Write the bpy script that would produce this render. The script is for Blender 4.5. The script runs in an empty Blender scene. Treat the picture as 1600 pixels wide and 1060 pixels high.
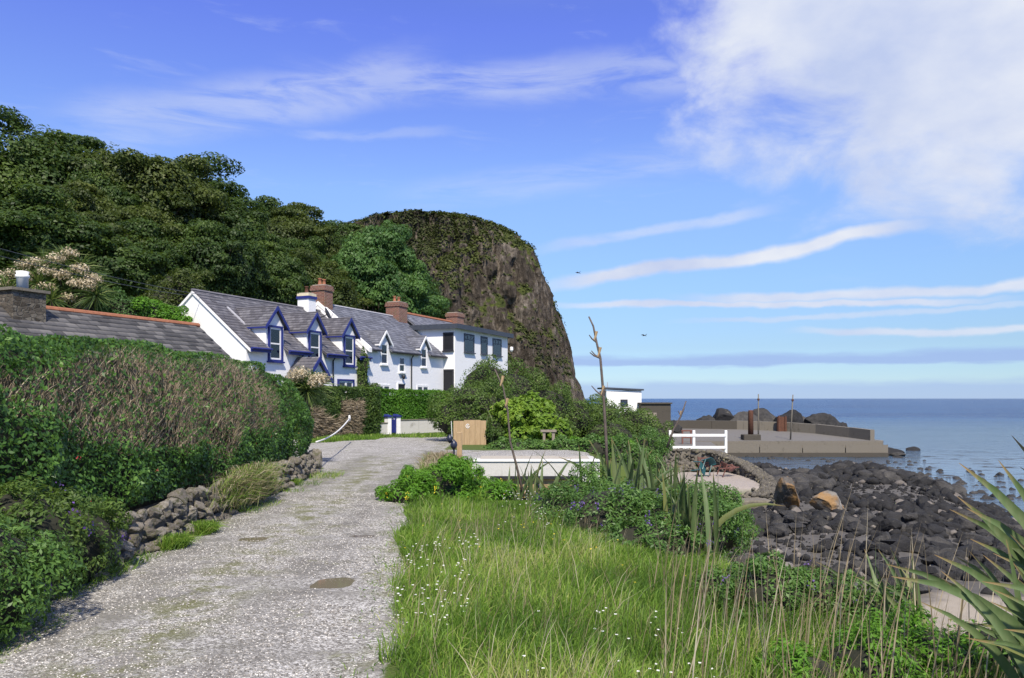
import bpy, bmesh, math, random
import numpy as np
from mathutils import Vector, Matrix
R = math.radians
random.seed(7); rng = np.random.default_rng(7)
SC = bpy.context.scene
COL = SC.collection

# ------------------------------------------------------------------ camera, sky, sun, exposure
EYE = 1.7; F = 1200.0; HOR = 623.0
cam = bpy.data.cameras.new('camera'); camo = bpy.data.objects.new('camera', cam); COL.objects.link(camo)
cam.sensor_width = 36; cam.lens = 36 * F / 1600; cam.shift_y = (HOR - 530) / 1600
cam.clip_start = 0.1; cam.clip_end = 60000
camo.location = (0, 0, EYE); camo.rotation_euler = (R(90), 0, 0)
SC.camera = camo
SC.view_settings.view_transform = 'Standard'; SC.view_settings.look = 'None'
SC.view_settings.exposure = 0.42; SC.view_settings.gamma = 1.0

SUN_AZ = math.atan2(0.15, -0.99); SUN_EL = R(50)      # behind the camera
sx, sy, sz = math.sin(SUN_AZ) * math.cos(SUN_EL), math.cos(SUN_AZ) * math.cos(SUN_EL), math.sin(SUN_EL)
sl = bpy.data.lights.new('sun', 'SUN'); sl.energy = 5.0; sl.angle = R(2.0); sl.color = (1, .91, .78)
so = bpy.data.objects.new('sun', sl); COL.objects.link(so)
so.rotation_euler = Vector((sx, sy, sz)).to_track_quat('Z', 'Y').to_euler()

def P(px, py, Y):
    return Vector(((px - 800) / F * Y, Y, EYE + (HOR - py) / F * Y))

# ---- node helper
class NT:
    def __init__(s, nt): s.nt = nt; nt.nodes.clear()
    def n(s, t, **k):
        nd = s.nt.nodes.new(t)
        for a, b in k.items(): setattr(nd, a, b)
        return nd
    def l(s, a, b): s.nt.links.new(a, b)
    def put(s, sock, v):
        if hasattr(v, 'is_output') or isinstance(v, bpy.types.NodeSocket): s.l(v, sock)
        else: sock.default_value = v
    def m(s, op, a, b=0.0, c=0.0, clamp=False):
        nd = s.n('ShaderNodeMath', operation=op); nd.use_clamp = clamp
        for i, v in enumerate((a, b, c)): s.put(nd.inputs[i], v)
        return nd.outputs[0]
    def mix(s, f, a, b, bt='MIX'):
        nd = s.n('ShaderNodeMix', data_type='RGBA', blend_type=bt)
        s.put(nd.inputs[0], f); s.put(nd.inputs[6], a); s.put(nd.inputs[7], b)
        return nd.outputs[2]
    def noise(s, vec, scale, detail=4, rough=.55, dist=0.0, out=0):
        nd = s.n('ShaderNodeTexNoise'); nd.inputs['Scale'].default_value = scale
        nd.inputs['Detail'].default_value = detail; nd.inputs['Roughness'].default_value = rough
        nd.inputs['Distortion'].default_value = dist
        if vec is not None: s.l(vec, nd.inputs['Vector'])
        return nd.outputs[out]
    def ramp(s, f, stops):
        nd = s.n('ShaderNodeValToRGB'); e = nd.color_ramp.elements
        while len(e) < len(stops): e.new(0.5)
        for i, (p, c) in enumerate(stops):
            e[i].position = p; e[i].color = (c[0], c[1], c[2], 1) if hasattr(c, '__len__') else (c, c, c, 1)
        s.l(f, nd.inputs[0]); return nd.outputs[0]
    def mapr(s, v, a, b, c=0, d=1, smooth=True):
        nd = s.n('ShaderNodeMapRange'); nd.interpolation_type = 'SMOOTHSTEP' if smooth else 'LINEAR'
        for i, q in enumerate((v, a, b, c, d)): s.put(nd.inputs[i], q)
        return nd.outputs[0]
    def mapping(s, vec, scale=(1, 1, 1), rot=(0, 0, 0)):
        nd = s.n('ShaderNodeMapping'); nd.inputs['Scale'].default_value = scale; nd.inputs['Rotation'].default_value = rot
        s.l(vec, nd.inputs['Vector']); return nd.outputs[0]

# ---- world: physical sky with thin cirrus, a cumulus sheet and a low bank over the sea
world = bpy.data.worlds.new('World'); SC.world = world; world.use_nodes = True
w = NT(world.node_tree)
sky = w.n('ShaderNodeTexSky', sky_type='NISHITA'); sky.sun_disc = False
sky.sun_elevation = SUN_EL; sky.sun_rotation = SUN_AZ
sky.air_density = 1.0; sky.dust_density = 0.0; sky.ozone_density = 3.0
hs = w.n('ShaderNodeHueSaturation'); hs.inputs['Hue'].default_value = .508; hs.inputs['Saturation'].default_value = 1.12; hs.inputs['Value'].default_value = 1.0
w.l(sky.outputs[0], hs.inputs['Color'])
geo = w.n('ShaderNodeTexCoord'); gen = geo.outputs['Generated']
sep = w.n('ShaderNodeSeparateXYZ'); w.l(gen, sep.inputs[0])
az = w.m('ARCTAN2', sep.outputs[0], sep.outputs[1]); el = w.m('ARCSINE', sep.outputs[2])
cmb = w.n('ShaderNodeCombineXYZ'); w.l(az, cmb.inputs[0]); w.l(el, cmb.inputs[1])
ae = cmb.outputs[0]
wisp = w.noise(w.mapping(ae, (3.0, 16, 1), (0, 0, R(-7))), 2.2, 8, .62, .6)
puff = w.noise(w.mapping(ae, (4, 6.5, 1)), 1.6, 9, .58, .3)
warp = w.m('MULTIPLY', w.m('SUBTRACT', w.noise(w.mapping(ae, (5, 7, 1)), 1.3, 5), .5), .035)
def ang(px, py):
    a = math.atan((px - 800) / F); return a, math.atan((HOR - py) / F * math.cos(a))
mask = None
def streak(p0, p1, W, k, lo=.3, hi=.62):
    global mask
    a0, e0 = ang(*p0); a1, e1 = ang(*p1)
    ca, ce = (a0 + a1) / 2, (e0 + e1) / 2; L = math.hypot(a1 - a0, e1 - e0) / 2; t = math.atan2(e1 - e0, a1 - a0)
    da = w.m('SUBTRACT', az, ca); de = w.m('SUBTRACT', w.m('ADD', el, warp), ce)
    du = w.m('ADD', w.m('MULTIPLY', da, math.cos(t)), w.m('MULTIPLY', de, math.sin(t)))
    dv = w.m('SUBTRACT', w.m('MULTIPLY', de, math.cos(t)), w.m('MULTIPLY', da, math.sin(t)))
    mu = w.mapr(w.m('ABSOLUTE', du), L * .55, L * 1.1, 1, 0); mv = w.mapr(w.m('ABSOLUTE', dv), W * .18 / F, W * .85 / F, 1, 0)
    mm = w.m('MULTIPLY', w.m('MULTIPLY', mu, mv), w.mapr(wisp, lo, hi, 0, k))
    mask = mm if mask is None else w.m('MAXIMUM', mask, mm)
streak((60, 205), (700, 95), 62, .42); streak((430, 118), (1260, 78), 52, .42); streak((600, 312), (1250, 205), 42, .26)
streak((830, 392), (1230, 322), 14, .5, .1, .55); streak((830, 450), (1500, 336), 17, 1.1, .0, .4)
streak((840, 474), (1600, 466), 8, .95, 0, .35); streak((1050, 470), (1780, 434), 13, .9, .0, .45)
streak((1050, 506), (1700, 466), 7, .5, 0, .4); streak((1230, 519), (1780, 510), 9, .8, .0, .45)
streak((440, 208), (720, 206), 12, .25)
# the same thin cirrus carries on all round
cir = w.m('MULTIPLY', w.mapr(wisp, .55, .8, 0, .22), w.mapr(el, .05, .3))
mask = w.m('MAXIMUM', mask, cir)
# cumulus sheet, upper right, continuing beyond the frame
ca, ce = ang(1600, -200)
da = w.m('DIVIDE', w.m('SUBTRACT', az, ca), .41); de = w.m('DIVIDE', w.m('SUBTRACT', el, ce), .335)
dist = w.m('SQRT', w.m('ADD', w.m('MULTIPLY', da, da), w.m('MULTIPLY', de, de)))
cum = w.mapr(w.m('ADD', w.m('SUBTRACT', 1.0, dist), w.m('MULTIPLY', w.m('SUBTRACT', puff, .5), .95)), -.08, .28, 0, .97)
mask = w.m('MAXIMUM', mask, cum)
# broken cloud carries on overhead and behind, as the sheet in view implies
high = w.m('MULTIPLY', w.mapr(w.noise(gen, 2.3, 7, .55, .3), .46, .62, 0, .9), w.mapr(el, .46, .62))
mask = w.m('MAXIMUM', mask, high)
tint = w.ramp(el, [(0, (.42, .58, .93)), (.065, (.55, .63, .8)), (.15, (.88, .92, 1.0)), (.26, (1.28, 1.22, 1.3)), (.45, (1.23, 1.03, 1.62)), (.9, (1.1, 1.02, 1.25))])
skyc = w.mix(1.0, hs.outputs[0], tint, 'MULTIPLY')          # clear maritime air: deeper blue overhead, pale blue low down
ccol = w.ramp(w.noise(w.mapping(ae, (3, 5, 1)), 1.9, 6), [(.3, (3.7, 4.3, 6.0)), (.66, (5.7, 5.95, 6.5))])
c1 = w.mix(mask, skyc, ccol)
# low lilac bank above the horizon
be = w.m('ADD', el, w.m('MULTIPLY', w.m('SUBTRACT', w.noise(w.mapping(ae, (5, 30, 1)), 1.5, 6), .5), .022))
b1 = w.m('MULTIPLY', w.mapr(be, ang(1200, 574)[1], ang(1200, 568)[1]), w.mapr(be, ang(1200, 562)[1], ang(1200, 548)[1], 1, 0))
b2 = w.m('MULTIPLY', w.mapr(be, -.03, -.02), w.mapr(be, .014, .026, .8, 0))
bank = w.m('MULTIPLY', w.m('MAXIMUM', b1, b2), .75)
c2 = w.mix(bank, c1, (2.4, 3.3, 5.8, 1))
bg = w.n('ShaderNodeBackground'); w.l(c2, bg.inputs[0]); bg.inputs[1].default_value = .108
wo = w.n('ShaderNodeOutputWorld'); w.l(bg.outputs[0], wo.inputs[0])

# ------------------------------------------------------------------ numeric helpers
def S(a, b, t):
    t = np.clip((np.asarray(t, float) - a) / (b - a), 0, 1); return t * t * (3 - 2 * t)
def _hash(i, j, k, s):
    h = (i * 374761393 + j * 668265263 + k * 2147483647 + s * 974634777) & 0xffffffff
    h = ((h ^ (h >> 13)) * 1274126177) & 0xffffffff
    return ((h ^ (h >> 16)) & 0xffff) / 65535.0
def vn(p, s=0):
    p = np.asarray(p, float); i = np.floor(p).astype(np.int64); f = p - i; f = f * f * (3 - 2 * f); r = 0
    for a in (0, 1):
        for b in (0, 1):
            for c in (0, 1):
                wt = (f[..., 0] if a else 1 - f[..., 0]) * (f[..., 1] if b else 1 - f[..., 1]) * (f[..., 2] if c else 1 - f[..., 2])
                r = r + wt * _hash(i[..., 0] + a, i[..., 1] + b, i[..., 2] + c, s)
    return r
def fbm(p, o=4, s=0, g=.5):
    r = 0; a = 1; t = 0; p = np.asarray(p, float)
    for k in range(o): r = r + a * vn(p * 2 ** k + 17.3 * k, s + k); t += a; a *= g
    return r / t

# ------------------------------------------------------------------ materials
MATS = {}
def new_mat(name):
    m = bpy.data.materials.new(name); m.use_nodes = True; t = NT(m.node_tree); MATS[name] = m
    o = t.n('ShaderNodeOutputMaterial'); return m, t, o
def bump(t, h, strength=.5, dist=.02):
    b = t.n('ShaderNodeBump'); b.inputs['Strength'].default_value = strength; b.inputs['Distance'].default_value = dist
    t.l(h, b.inputs['Height']); return b.outputs[0]
def princ(t, o, col, rough=.7, nrm=None, spec=.4, metal=0):
    b = t.n('ShaderNodeBsdfPrincipled'); t.put(b.inputs['Base Color'], col); t.put(b.inputs['Roughness'], rough)
    b.inputs['Specular IOR Level'].default_value = spec; b.inputs['Metallic'].default_value = metal
    if nrm is not None: t.l(nrm, b.inputs['Normal'])
    t.l(b.outputs[0], o.inputs[0]); return b
def c4(c): return (c[0], c[1], c[2], 1)
def simple(name, a, b, scale=6, rough=.7, bs=.3, bd=.01, spec=.4, coord='Object', detail=6, stretch=(1, 1, 1)):
    m, t, o = new_mat(name); tc = t.n('ShaderNodeTexCoord').outputs[coord]; v = t.mapping(tc, stretch)
    n1 = t.noise(v, scale, detail, .6); n2 = t.noise(v, scale * 7, 4, .6)
    col = t.ramp(t.m('ADD', t.m('MULTIPLY', n1, .65), t.m('MULTIPLY', n2, .35)), [(.33, a), (.67, b)])
    princ(t, o, col, rough, bump(t, n2, bs, bd), spec); return m
def leafmat(name, stops, trans=.3, rough=.55):
    m, t, o = new_mat(name); at = t.n('ShaderNodeAttribute', attribute_name='rnd')
    col = t.ramp(at.outputs['Fac'], stops)
    d = t.n('ShaderNodeBsdfPrincipled'); t.l(col, d.inputs['Base Color']); d.inputs['Roughness'].default_value = rough
    d.inputs['Specular IOR Level'].default_value = .3
    tr = t.n('ShaderNodeBsdfTranslucent'); t.l(t.mix(.5, col, (.16, .24, .03, 1), 'ADD') if trans > 0 else col, tr.inputs[0])
    x = t.n('ShaderNodeMixShader'); x.inputs[0].default_value = trans
    t.l(d.outputs[0], x.inputs[1]); t.l(tr.outputs[0], x.inputs[2]); t.l(x.outputs[0], o.inputs[0]); return m
leafmat('leaf_hedge', [(0, (.04, .1, .02)), (.5, (.1, .21, .04)), (1, (.19, .32, .065))], .3, .42)
leafmat('leaf_tree', [(0, (.014, .032, .008)), (.5, (.037, .072, .013)), (1, (.092, .14, .024))], .25)
leafmat('leaf_tree_olive', [(0, (.018, .031, .008)), (.5, (.05, .074, .013)), (1, (.11, .132, .025))], .25)
leafmat('leaf_ash', [(0, (.03, .075, .02)), (.5, (.065, .14, .035)), (1, (.11, .21, .05))], .3)
leafmat('leaf_escallonia', [(0, (.032, .065, .014)), (.5, (.085, .145, .028)), (1, (.16, .225, .045))], .3)
leafmat('leaf_lime', [(0, (.08, .16, .02)), (.5, (.17, .28, .03)), (1, (.34, .42, .06))], .35)
leafmat('leaf_hebe', [(0, (.035, .085, .018)), (.5, (.09, .18, .038)), (1, (.17, .29, .065))], .3, .45)
leafmat('leaf_bright', [(0, (.05, .14, .012)), (.5, (.1, .24, .02)), (1, (.17, .33, .04))], .35)
leafmat('leaf_cord', [(0, (.04, .08, .02)), (.5, (.09, .14, .035)), (1, (.18, .22, .07))], .25)
leafmat('grass', [(0, (.05, .115, .014)), (.35, (.11, .2, .025)), (.7, (.17, .3, .035)), (.9, (.25, .36, .055)), (1, (.36, .38, .13))], .4)
leafmat('dry', [(0, (.16, .12, .07)), (.5, (.3, .24, .15)), (1, (.48, .42, .31))], .15, .8)
leafmat('twig', [(0, (.1, .08, .05)), (.5, (.25, .2, .135)), (1, (.44, .38, .28))], 0, .85)
leafmat('panicle', [(0, (.28, .22, .13)), (.5, (.48, .4, .27)), (1, (.66, .58, .43))], .2, .8)
leafmat('flower_purple', [(0, (.06, .03, .16)), (1, (.2, .11, .4))], .2)
leafmat('flower_white', [(0, (.7, .7, .66)), (1, (.85, .85, .82))], .2)
leafmat('flower_yellow', [(0, (.7, .5, .02)), (1, (.85, .7, .05))], .2)
leafmat('flower_red', [(0, (.35, .03, .03)), (1, (.5, .06, .08))], .2)
leafmat('heath', [(0, (.024, .03, .01)), (.5, (.055, .07, .018)), (1, (.115, .135, .035))], .15, .8)

def flaxmat():
    m, t, o = new_mat('flax'); uv = t.n('ShaderNodeAttribute', attribute_name='along')
    at = t.n('ShaderNodeObjectInfo').outputs['Random']
    n = t.noise(t.mapping(t.n('ShaderNodeTexCoord').outputs['Object'], (9, 9, 1)), 5, 4)
    c = t.ramp(at, [(0, (.045, .085, .02)), (.45, (.085, .135, .04)), (.75, (.11, .165, .06)), (1, (.17, .18, .05))])
    c = t.mix(t.m('MULTIPLY', t.mapr(n, .4, .7), .5), c, (.17, .2, .09, 1))
    c = t.mix(t.mapr(t.m('ADD', uv.outputs['Fac'], t.m('MULTIPLY', n, .12)), .95, 1.06), c, (.26, .17, .07, 1))
    d = t.n('ShaderNodeBsdfPrincipled'); t.l(c, d.inputs['Base Color']); d.inputs['Roughness'].default_value = .55
    tr = t.n('ShaderNodeBsdfTranslucent'); t.l(c, tr.inputs[0]); x = t.n('ShaderNodeMixShader'); x.inputs[0].default_value = .2
    t.l(d.outputs[0], x.inputs[1]); t.l(tr.outputs[0], x.inputs[2]); t.l(x.outputs[0], o.inputs[0])
flaxmat()
simple('bark', (.035, .028, .02), (.09, .075, .055), 5, .9, .6, .03, stretch=(3, 3, .6))
simple('core_shade', (.012, .014, .008), (.03, .03, .018), 6, .95)  # near-black tone stands in for shade inside bushes and hedges
simple('stalk', (.05, .04, .035), (.14, .11, .09), 12, .8)
simple('stalk_tan', (.3, .2, .1), (.45, .33, .18), 12, .8)
def wallmat(name, a, b, dirt=(.42, .40, .35), amt=.5, bs=.35):
    m, t, o = new_mat(name); tc = t.n('ShaderNodeTexCoord').outputs['Object']
    n1 = t.noise(tc, 1.4, 7, .65); n2 = t.noise(tc, 28, 4, .6); n3 = t.noise(t.mapping(tc, (4, 4, .35)), 1.7, 5)
    c = t.mix(n2, c4(a), c4(b)); c = t.mix(t.m('MULTIPLY', t.mapr(n1, .55, .8), amt), c, c4(dirt))
    c = t.mix(t.m('MULTIPLY', t.mapr(n3, .58, .8), amt * .5), c, c4(dirt))
    princ(t, o, c, .85, bump(t, t.m('ADD', t.m('MULTIPLY', n2, .5), t.noise(tc, 9, 3)), bs, .02), .25)
def masonry():
    m, t, o = new_mat('masonry'); tc = t.mapping(t.n('ShaderNodeTexCoord').outputs['Object'], (1, 1, 1.7)); v = t.n('ShaderNodeTexVoronoi', feature='DISTANCE_TO_EDGE'); v.inputs['Scale'].default_value = 5.5; t.l(tc, v.inputs['Vector'])
    v2 = t.n('ShaderNodeTexVoronoi'); v2.inputs['Scale'].default_value = 5.5; t.l(tc, v2.inputs['Vector']); sp = t.n('ShaderNodeSeparateColor'); t.l(v2.outputs['Color'], sp.inputs[0]); n = t.noise(tc, 14, 5)
    c = t.ramp(t.m('ADD', t.m('MULTIPLY', sp.outputs[0], .6), t.m('MULTIPLY', n, .4)), [(.2, (.05, .042, .032)), (.5, (.11, .095, .075)), (.8, (.2, .18, .145))]); f = t.mapr(v.outputs['Distance'], .02, .09)
    c = t.mix(f, (.13, .12, .1, 1), c); princ(t, o, c, .9, bump(t, t.m('ADD', f, t.m('MULTIPLY', n, .4)), 1.0, .05), .2)
masonry()
wallmat('render_white', (.74, .74, .73), (.82, .82, .81))
wallmat('render_brickwhite', (.74, .74, .74), (.82, .82, .82), (.55, .54, .5), .3, .7)
wallmat('render_old', (.4, .4, .38), (.58, .57, .54), (.16, .145, .115), .95)
wallmat('concrete', (.12, .108, .085), (.2, .18, .145), (.05, .047, .033), .9, .8)
wallmat('concrete_dark', (.045, .04, .032), (.09, .08, .064), (.025, .025, .018), .7, .6)
wallmat('quay_top', (.11, .104, .095), (.17, .162, .15), (.07, .066, .06), .8)
simple('paint_blue', (.015, .022, .13), (.025, .035, .19), 5, .45)
simple('paint_white', (.72, .72, .7), (.82, .82, .8), 6, .5, .15)
simple('paint_black', (.012, .013, .016), (.03, .03, .035), 6, .5)
simple('fascia', (.03, .036, .05), (.06, .07, .085), 6, .5)
simple('terracotta', (.22, .085, .045), (.36, .15, .08), 9, .85)
simple('mortar', (.3, .27, .22), (.42, .39, .33), 9, .9)
simple('lead', (.3, .3, .32), (.42, .42, .44), 9, .6)
simple('rust', (.05, .022, .014), (.13, .055, .03), 9, .85)
simple('wood_tan', (.28, .19, .1), (.42, .3, .17), 4, .8, .4, .01, stretch=(6, 6, .7))
simple('wood_grey', (.17, .14, .11), (.3, .26, .21), 4, .85, .4, .01, stretch=(6, 6, .7))
simple('wood_red', (.1, .04, .03), (.2, .09, .07), 4, .7, stretch=(6, 6, .7))
simple('plastic_teal', (.02, .075, .085), (.03, .11, .12), 4, .35)
simple('plastic_navy', (.012, .016, .035), (.03, .035, .06), 4, .35)
simple('rope_white', (.6, .6, .57), (.75, .75, .72), 30, .9)
simple('cream', (.55, .48, .3), (.7, .63, .45), 5, .7)
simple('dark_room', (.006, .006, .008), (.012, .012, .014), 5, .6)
simple('curtain', (.55, .56, .58), (.75, .76, .78), 8, .9, stretch=(9, 9, .5))
simple('sail_blue', (.15, .25, .5), (.25, .35, .6), 5, .6)
def glass():
    m, t, o = new_mat('glass'); b = princ(t, o, (.02, .025, .03, 1), .06, None, .8)
    g = t.n('ShaderNodeBsdfGlossy'); g.inputs['Roughness'].default_value = .03; g.inputs[0].default_value = (.9, .93, 1, 1)
    tr = t.n('ShaderNodeBsdfTransparent'); tr.inputs[0].default_value = (.75, .8, .82, 1)
    x = t.n('ShaderNodeMixShader'); fr = t.n('ShaderNodeFresnel'); fr.inputs[0].default_value = 1.6
    t.l(t.m('ADD', fr.outputs[0], .03), x.inputs[0]); t.l(tr.outputs[0], x.inputs[1]); t.l(g.outputs[0], x.inputs[2]); t.l(x.outputs[0], o.inputs[0])
glass()
def slate(name, stops):
    m, t, o = new_mat(name); at = t.n('ShaderNodeAttribute', attribute_name='rnd'); tc = t.n('ShaderNodeTexCoord').outputs['Object']
    oi = t.n('ShaderNodeObjectInfo').outputs['Random']
    n = t.noise(tc, 2.2, 6, .65); n2 = t.noise(tc, 30, 4)
    f = t.m('ADD', t.m('MULTIPLY', t.m('FRACT', t.m('ADD', at.outputs['Fac'], oi)), .45), t.m('MULTIPLY', n, .6))
    c = t.ramp(f, stops); c = t.mix(t.m('MULTIPLY', t.mapr(n2, .62, .75), .35), c, (.3, .29, .25, 1))
    princ(t, o, c, .55, bump(t, n2, .3, .006), .45)
slate('slate', [(.25, (.09, .092, .108)), (.55, (.145, .15, .175)), (.85, (.22, .225, .255))])
slate('slate_brown', [(.25, (.08, .076, .083)), (.55, (.125, .12, .13)), (.85, (.19, .185, .195))])
slate('slate_old', [(.25, (.05, .048, .045)), (.55, (.11, .105, .1)), (.85, (.2, .19, .175))])
def brickmat():
    m, t, o = new_mat('brick'); tc = t.n('ShaderNodeTexCoord').outputs['Object']
    sp = t.n('ShaderNodeSeparateXYZ'); t.l(tc, sp.inputs[0]); cb = t.n('ShaderNodeCombineXYZ')
    t.l(t.m('ADD', sp.outputs[0], sp.outputs[1]), cb.inputs[0]); t.l(sp.outputs[2], cb.inputs[1])
    b = t.n('ShaderNodeTexBrick'); t.l(cb.outputs[0], b.inputs[0]); b.inputs['Scale'].default_value = 1
    b.inputs['Brick Width'].default_value = .23; b.inputs['Row Height'].default_value = .075; b.inputs['Mortar Size'].default_value = .008
    b.inputs[1].default_value = (.2, .075, .05, 1); b.inputs[2].default_value = (.13, .05, .035, 1); b.inputs[3].default_value = (.3, .26, .21, 1)
    n = t.noise(tc, 4, 5); c = t.mix(t.mapr(n, .5, .75), b.outputs[0], (.16, .11, .06, 1))
    princ(t, o, c, .85, bump(t, t.m('SUBTRACT', 1.0, b.outputs[1]), .6, .01))
brickmat()
def stonemat(name, stops, lichen=(.5, .5, .46), la=.6, lo=.6, scale=3.0, orange=0):
    m, t, o = new_mat(name); tc = t.n('ShaderNodeTexCoord').outputs['Object']; oi = t.n('ShaderNodeObjectInfo').outputs['Random']
    off = t.n('ShaderNodeVectorMath', operation='ADD'); t.l(tc, off.inputs[0])
    cb = t.n('ShaderNodeCombineXYZ'); t.l(t.m('MULTIPLY', oi, 57), cb.inputs[0]); t.l(t.m('MULTIPLY', oi, 31), cb.inputs[1]); t.l(cb.outputs[0], off.inputs[1])
    v = off.outputs[0]; n = t.noise(v, scale, 7, .65); n2 = t.noise(v, scale * 8, 5, .65); n3 = t.noise(v, scale * 1.7, 6, .7)
    c = t.ramp(t.m('ADD', t.m('MULTIPLY', n, .5), t.m('ADD', t.m('MULTIPLY', n2, .25), t.m('MULTIPLY', oi, .25))), stops)
    c = t.mix(t.m('MULTIPLY', t.mapr(n3, lo, lo + .08), la), c, c4(lichen))
    if name == 'stone_wall': c = t.mix(t.m('MULTIPLY', t.mapr(t.noise(v, 2.6, 5), .5, .62), .7), c, (.09, .095, .035, 1))
    if orange: c = t.mix(t.m('MULTIPLY', t.mapr(t.noise(v, 1.3, 6), .47, .62), orange), c, (.27, .145, .04, 1))
    princ(t, o, c, .85, bump(t, t.m('ADD', n2, n), .8, .03), .3)
stonemat('stone_wall', [(.3, (.1, .088, .07)), (.5, (.22, .195, .16)), (.7, (.36, .33, .28))], (.62, .62, .58), .8, .6, 4)
stonemat('basalt', [(.28, (.01, .01, .0105)), (.48, (.026, .0255, .025)), (.74, (.085, .08, .072))], (.2, .18, .13), .35, .6, 1.6)
stonemat('rock_lichen', [(.3, (.05, .045, .038)), (.5, (.12, .108, .09)), (.7, (.24, .225, .195))], (.5, .49, .45), .6, .58, 1.2, .75)
stonemat('rock_pale', [(.3, (.07, .063, .055)), (.5, (.14, .125, .11)), (.7, (.24, .22, .19))], scale=1.5)
stonemat('terrace_stone', [(.3, (.06, .055, .045)), (.5, (.15, .135, .11)), (.7, (.28, .26, .22))], (.3, .27, .15), .5, .55, 3)

def cliffmat():
    m, t, o = new_mat('cliff_rock'); g = t.n('ShaderNodeNewGeometry'); tc = t.n('ShaderNodeTexCoord').outputs['Object']
    sp = t.n('ShaderNodeSeparateXYZ'); t.l(g.outputs['Normal'], sp.inputs[0])
    n = t.noise(t.mapping(tc, (1, 1, .4)), .35, 9, .7); n2 = t.noise(t.mapping(tc, (1, 1, .35)), 1.6, 8, .7); n3 = t.noise(tc, .14, 6, .6); n4 = t.noise(tc, 1.1, 6, .65)
    rock = t.ramp(t.m('ADD', t.m('MULTIPLY', n, .5), t.m('MULTIPLY', n2, .5)), [(.36, (.022, .018, .014)), (.5, (.08, .066, .051)), (.6, (.24, .205, .165)), (.7, (.42, .375, .32))])
    veg = t.ramp(n4, [(.3, (.03, .04, .011)), (.55, (.075, .095, .024)), (.75, (.16, .18, .045))])
    f = t.m('ADD', sp.outputs[2], t.m('ADD', t.m('MULTIPLY', t.m('SUBTRACT', n3, .5), 1.5), t.m('MULTIPLY', t.m('SUBTRACT', n4, .5), .8)))
    c = t.mix(t.mapr(f, .38, .62), rock, veg)
    princ(t, o, c, .95, bump(t, t.m('ADD', n2, n), 1.0, 1.0), .15)
cliffmat()

def groundmat():
    m, t, o = new_mat('ground'); g = t.n('ShaderNodeNewGeometry'); pos = g.outputs['Position']
    at = t.n('ShaderNodeAttribute', attribute_name='zone'); sp = t.n('ShaderNodeSeparateColor'); t.l(at.outputs['Color'], sp.inputs[0])
    road, beach, pave = sp.outputs[0], sp.outputs[1], sp.outputs[2]
    n1 = t.noise(pos, .55, 6, .6); n2 = t.noise(pos, 5, 5, .65); n3 = t.noise(pos, 1.7, 5, .6)
    vo = t.n('ShaderNodeTexVoronoi'); t.l(pos, vo.inputs['Vector']); vo.inputs['Scale'].default_value = 46
    vo2 = t.n('ShaderNodeTexVoronoi'); t.l(pos, vo2.inputs['Vector']); vo2.inputs['Scale'].default_value = 125
    sv = t.n('ShaderNodeSeparateColor'); t.l(vo.outputs['Color'], sv.inputs[0])
    sv2 = t.n('ShaderNodeSeparateColor'); t.l(vo2.outputs['Color'], sv2.inputs[0])
    peb = t.ramp(t.m('ADD', t.m('MULTIPLY', sv.outputs[0], .5), t.m('MULTIPLY', sv2.outputs[0], .5)), [(.12, (.1, .092, .08)), (.36, (.2, .192, .176)), (.6, (.35, .34, .318)), (.85, (.62, .61, .585))])
    packed = t.mix(n2, (.15, .143, .13, 1), (.26, .25, .23, 1))
    gr = t.mix(t.mapr(n3, .5, .68, 0, .75), peb, packed)
    we = t.n('ShaderNodeAttribute', attribute_name='wear').outputs['Fac']; mi = t.n('ShaderNodeAttribute', attribute_name='middle').outputs['Fac']
    gr = t.mix(t.m('MULTIPLY', we, t.mapr(n3, .3, .65, .1, .8)), gr, t.mix(n2, (.11, .106, .096, 1), (.19, .182, .167, 1)))     # packed wheel lines
    gr = t.mix(t.m('MULTIPLY', mi, t.mapr(t.noise(pos, 2.3, 7, .7), .44, .6, 0, .85)), gr, (.12, .125, .042, 1))              # mossy crown of the lane
    gr = t.mix(t.mapr(n1, .6, .7, 0, .6), gr, (.1, .095, .09, 1))                       # damp, bare patches
    mo = t.m('MULTIPLY', t.mapr(t.noise(pos, 1.1, 7, .7), .58, .68), .65)
    gr = t.mix(mo, gr, (.15, .16, .045, 1))
    soil = t.mix(n2, (.05, .075, .018, 1), (.1, .14, .03, 1))
    sand = t.mix(n2, (.27, .235, .185, 1), (.38, .335, .275, 1))
    pv = t.mix(n2, (.26, .225, .195, 1), (.4, .355, .315, 1))
    rn = t.m('ADD', road, t.m('MULTIPLY', t.m('SUBTRACT', n2, .5), .7))
    c = t.mix(t.mapr(rn, .4, .6), soil, gr); gx = t.n('ShaderNodeSeparateXYZ'); t.l(pos, gx.inputs[0]); shing = t.mix(n2, (.045, .042, .04, 1), (.16, .15, .135, 1))
    c = t.mix(beach, c, t.mix(t.mapr(t.m('ADD', gx.outputs[1], t.m('MULTIPLY', n1, 6)), 15.6, 17.2), sand, shing)); c = t.mix(pave, c, pv)
    hgt = t.m('MULTIPLY', t.m('ADD', t.m('SUBTRACT', 1.0, vo.outputs['Distance']), t.m('MULTIPLY', t.m('SUBTRACT', 1.0, vo2.outputs['Distance']), .6)), 1.0)
    princ(t, o, c, .9, bump(t, hgt, .8, .012), .25)
groundmat()
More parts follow.
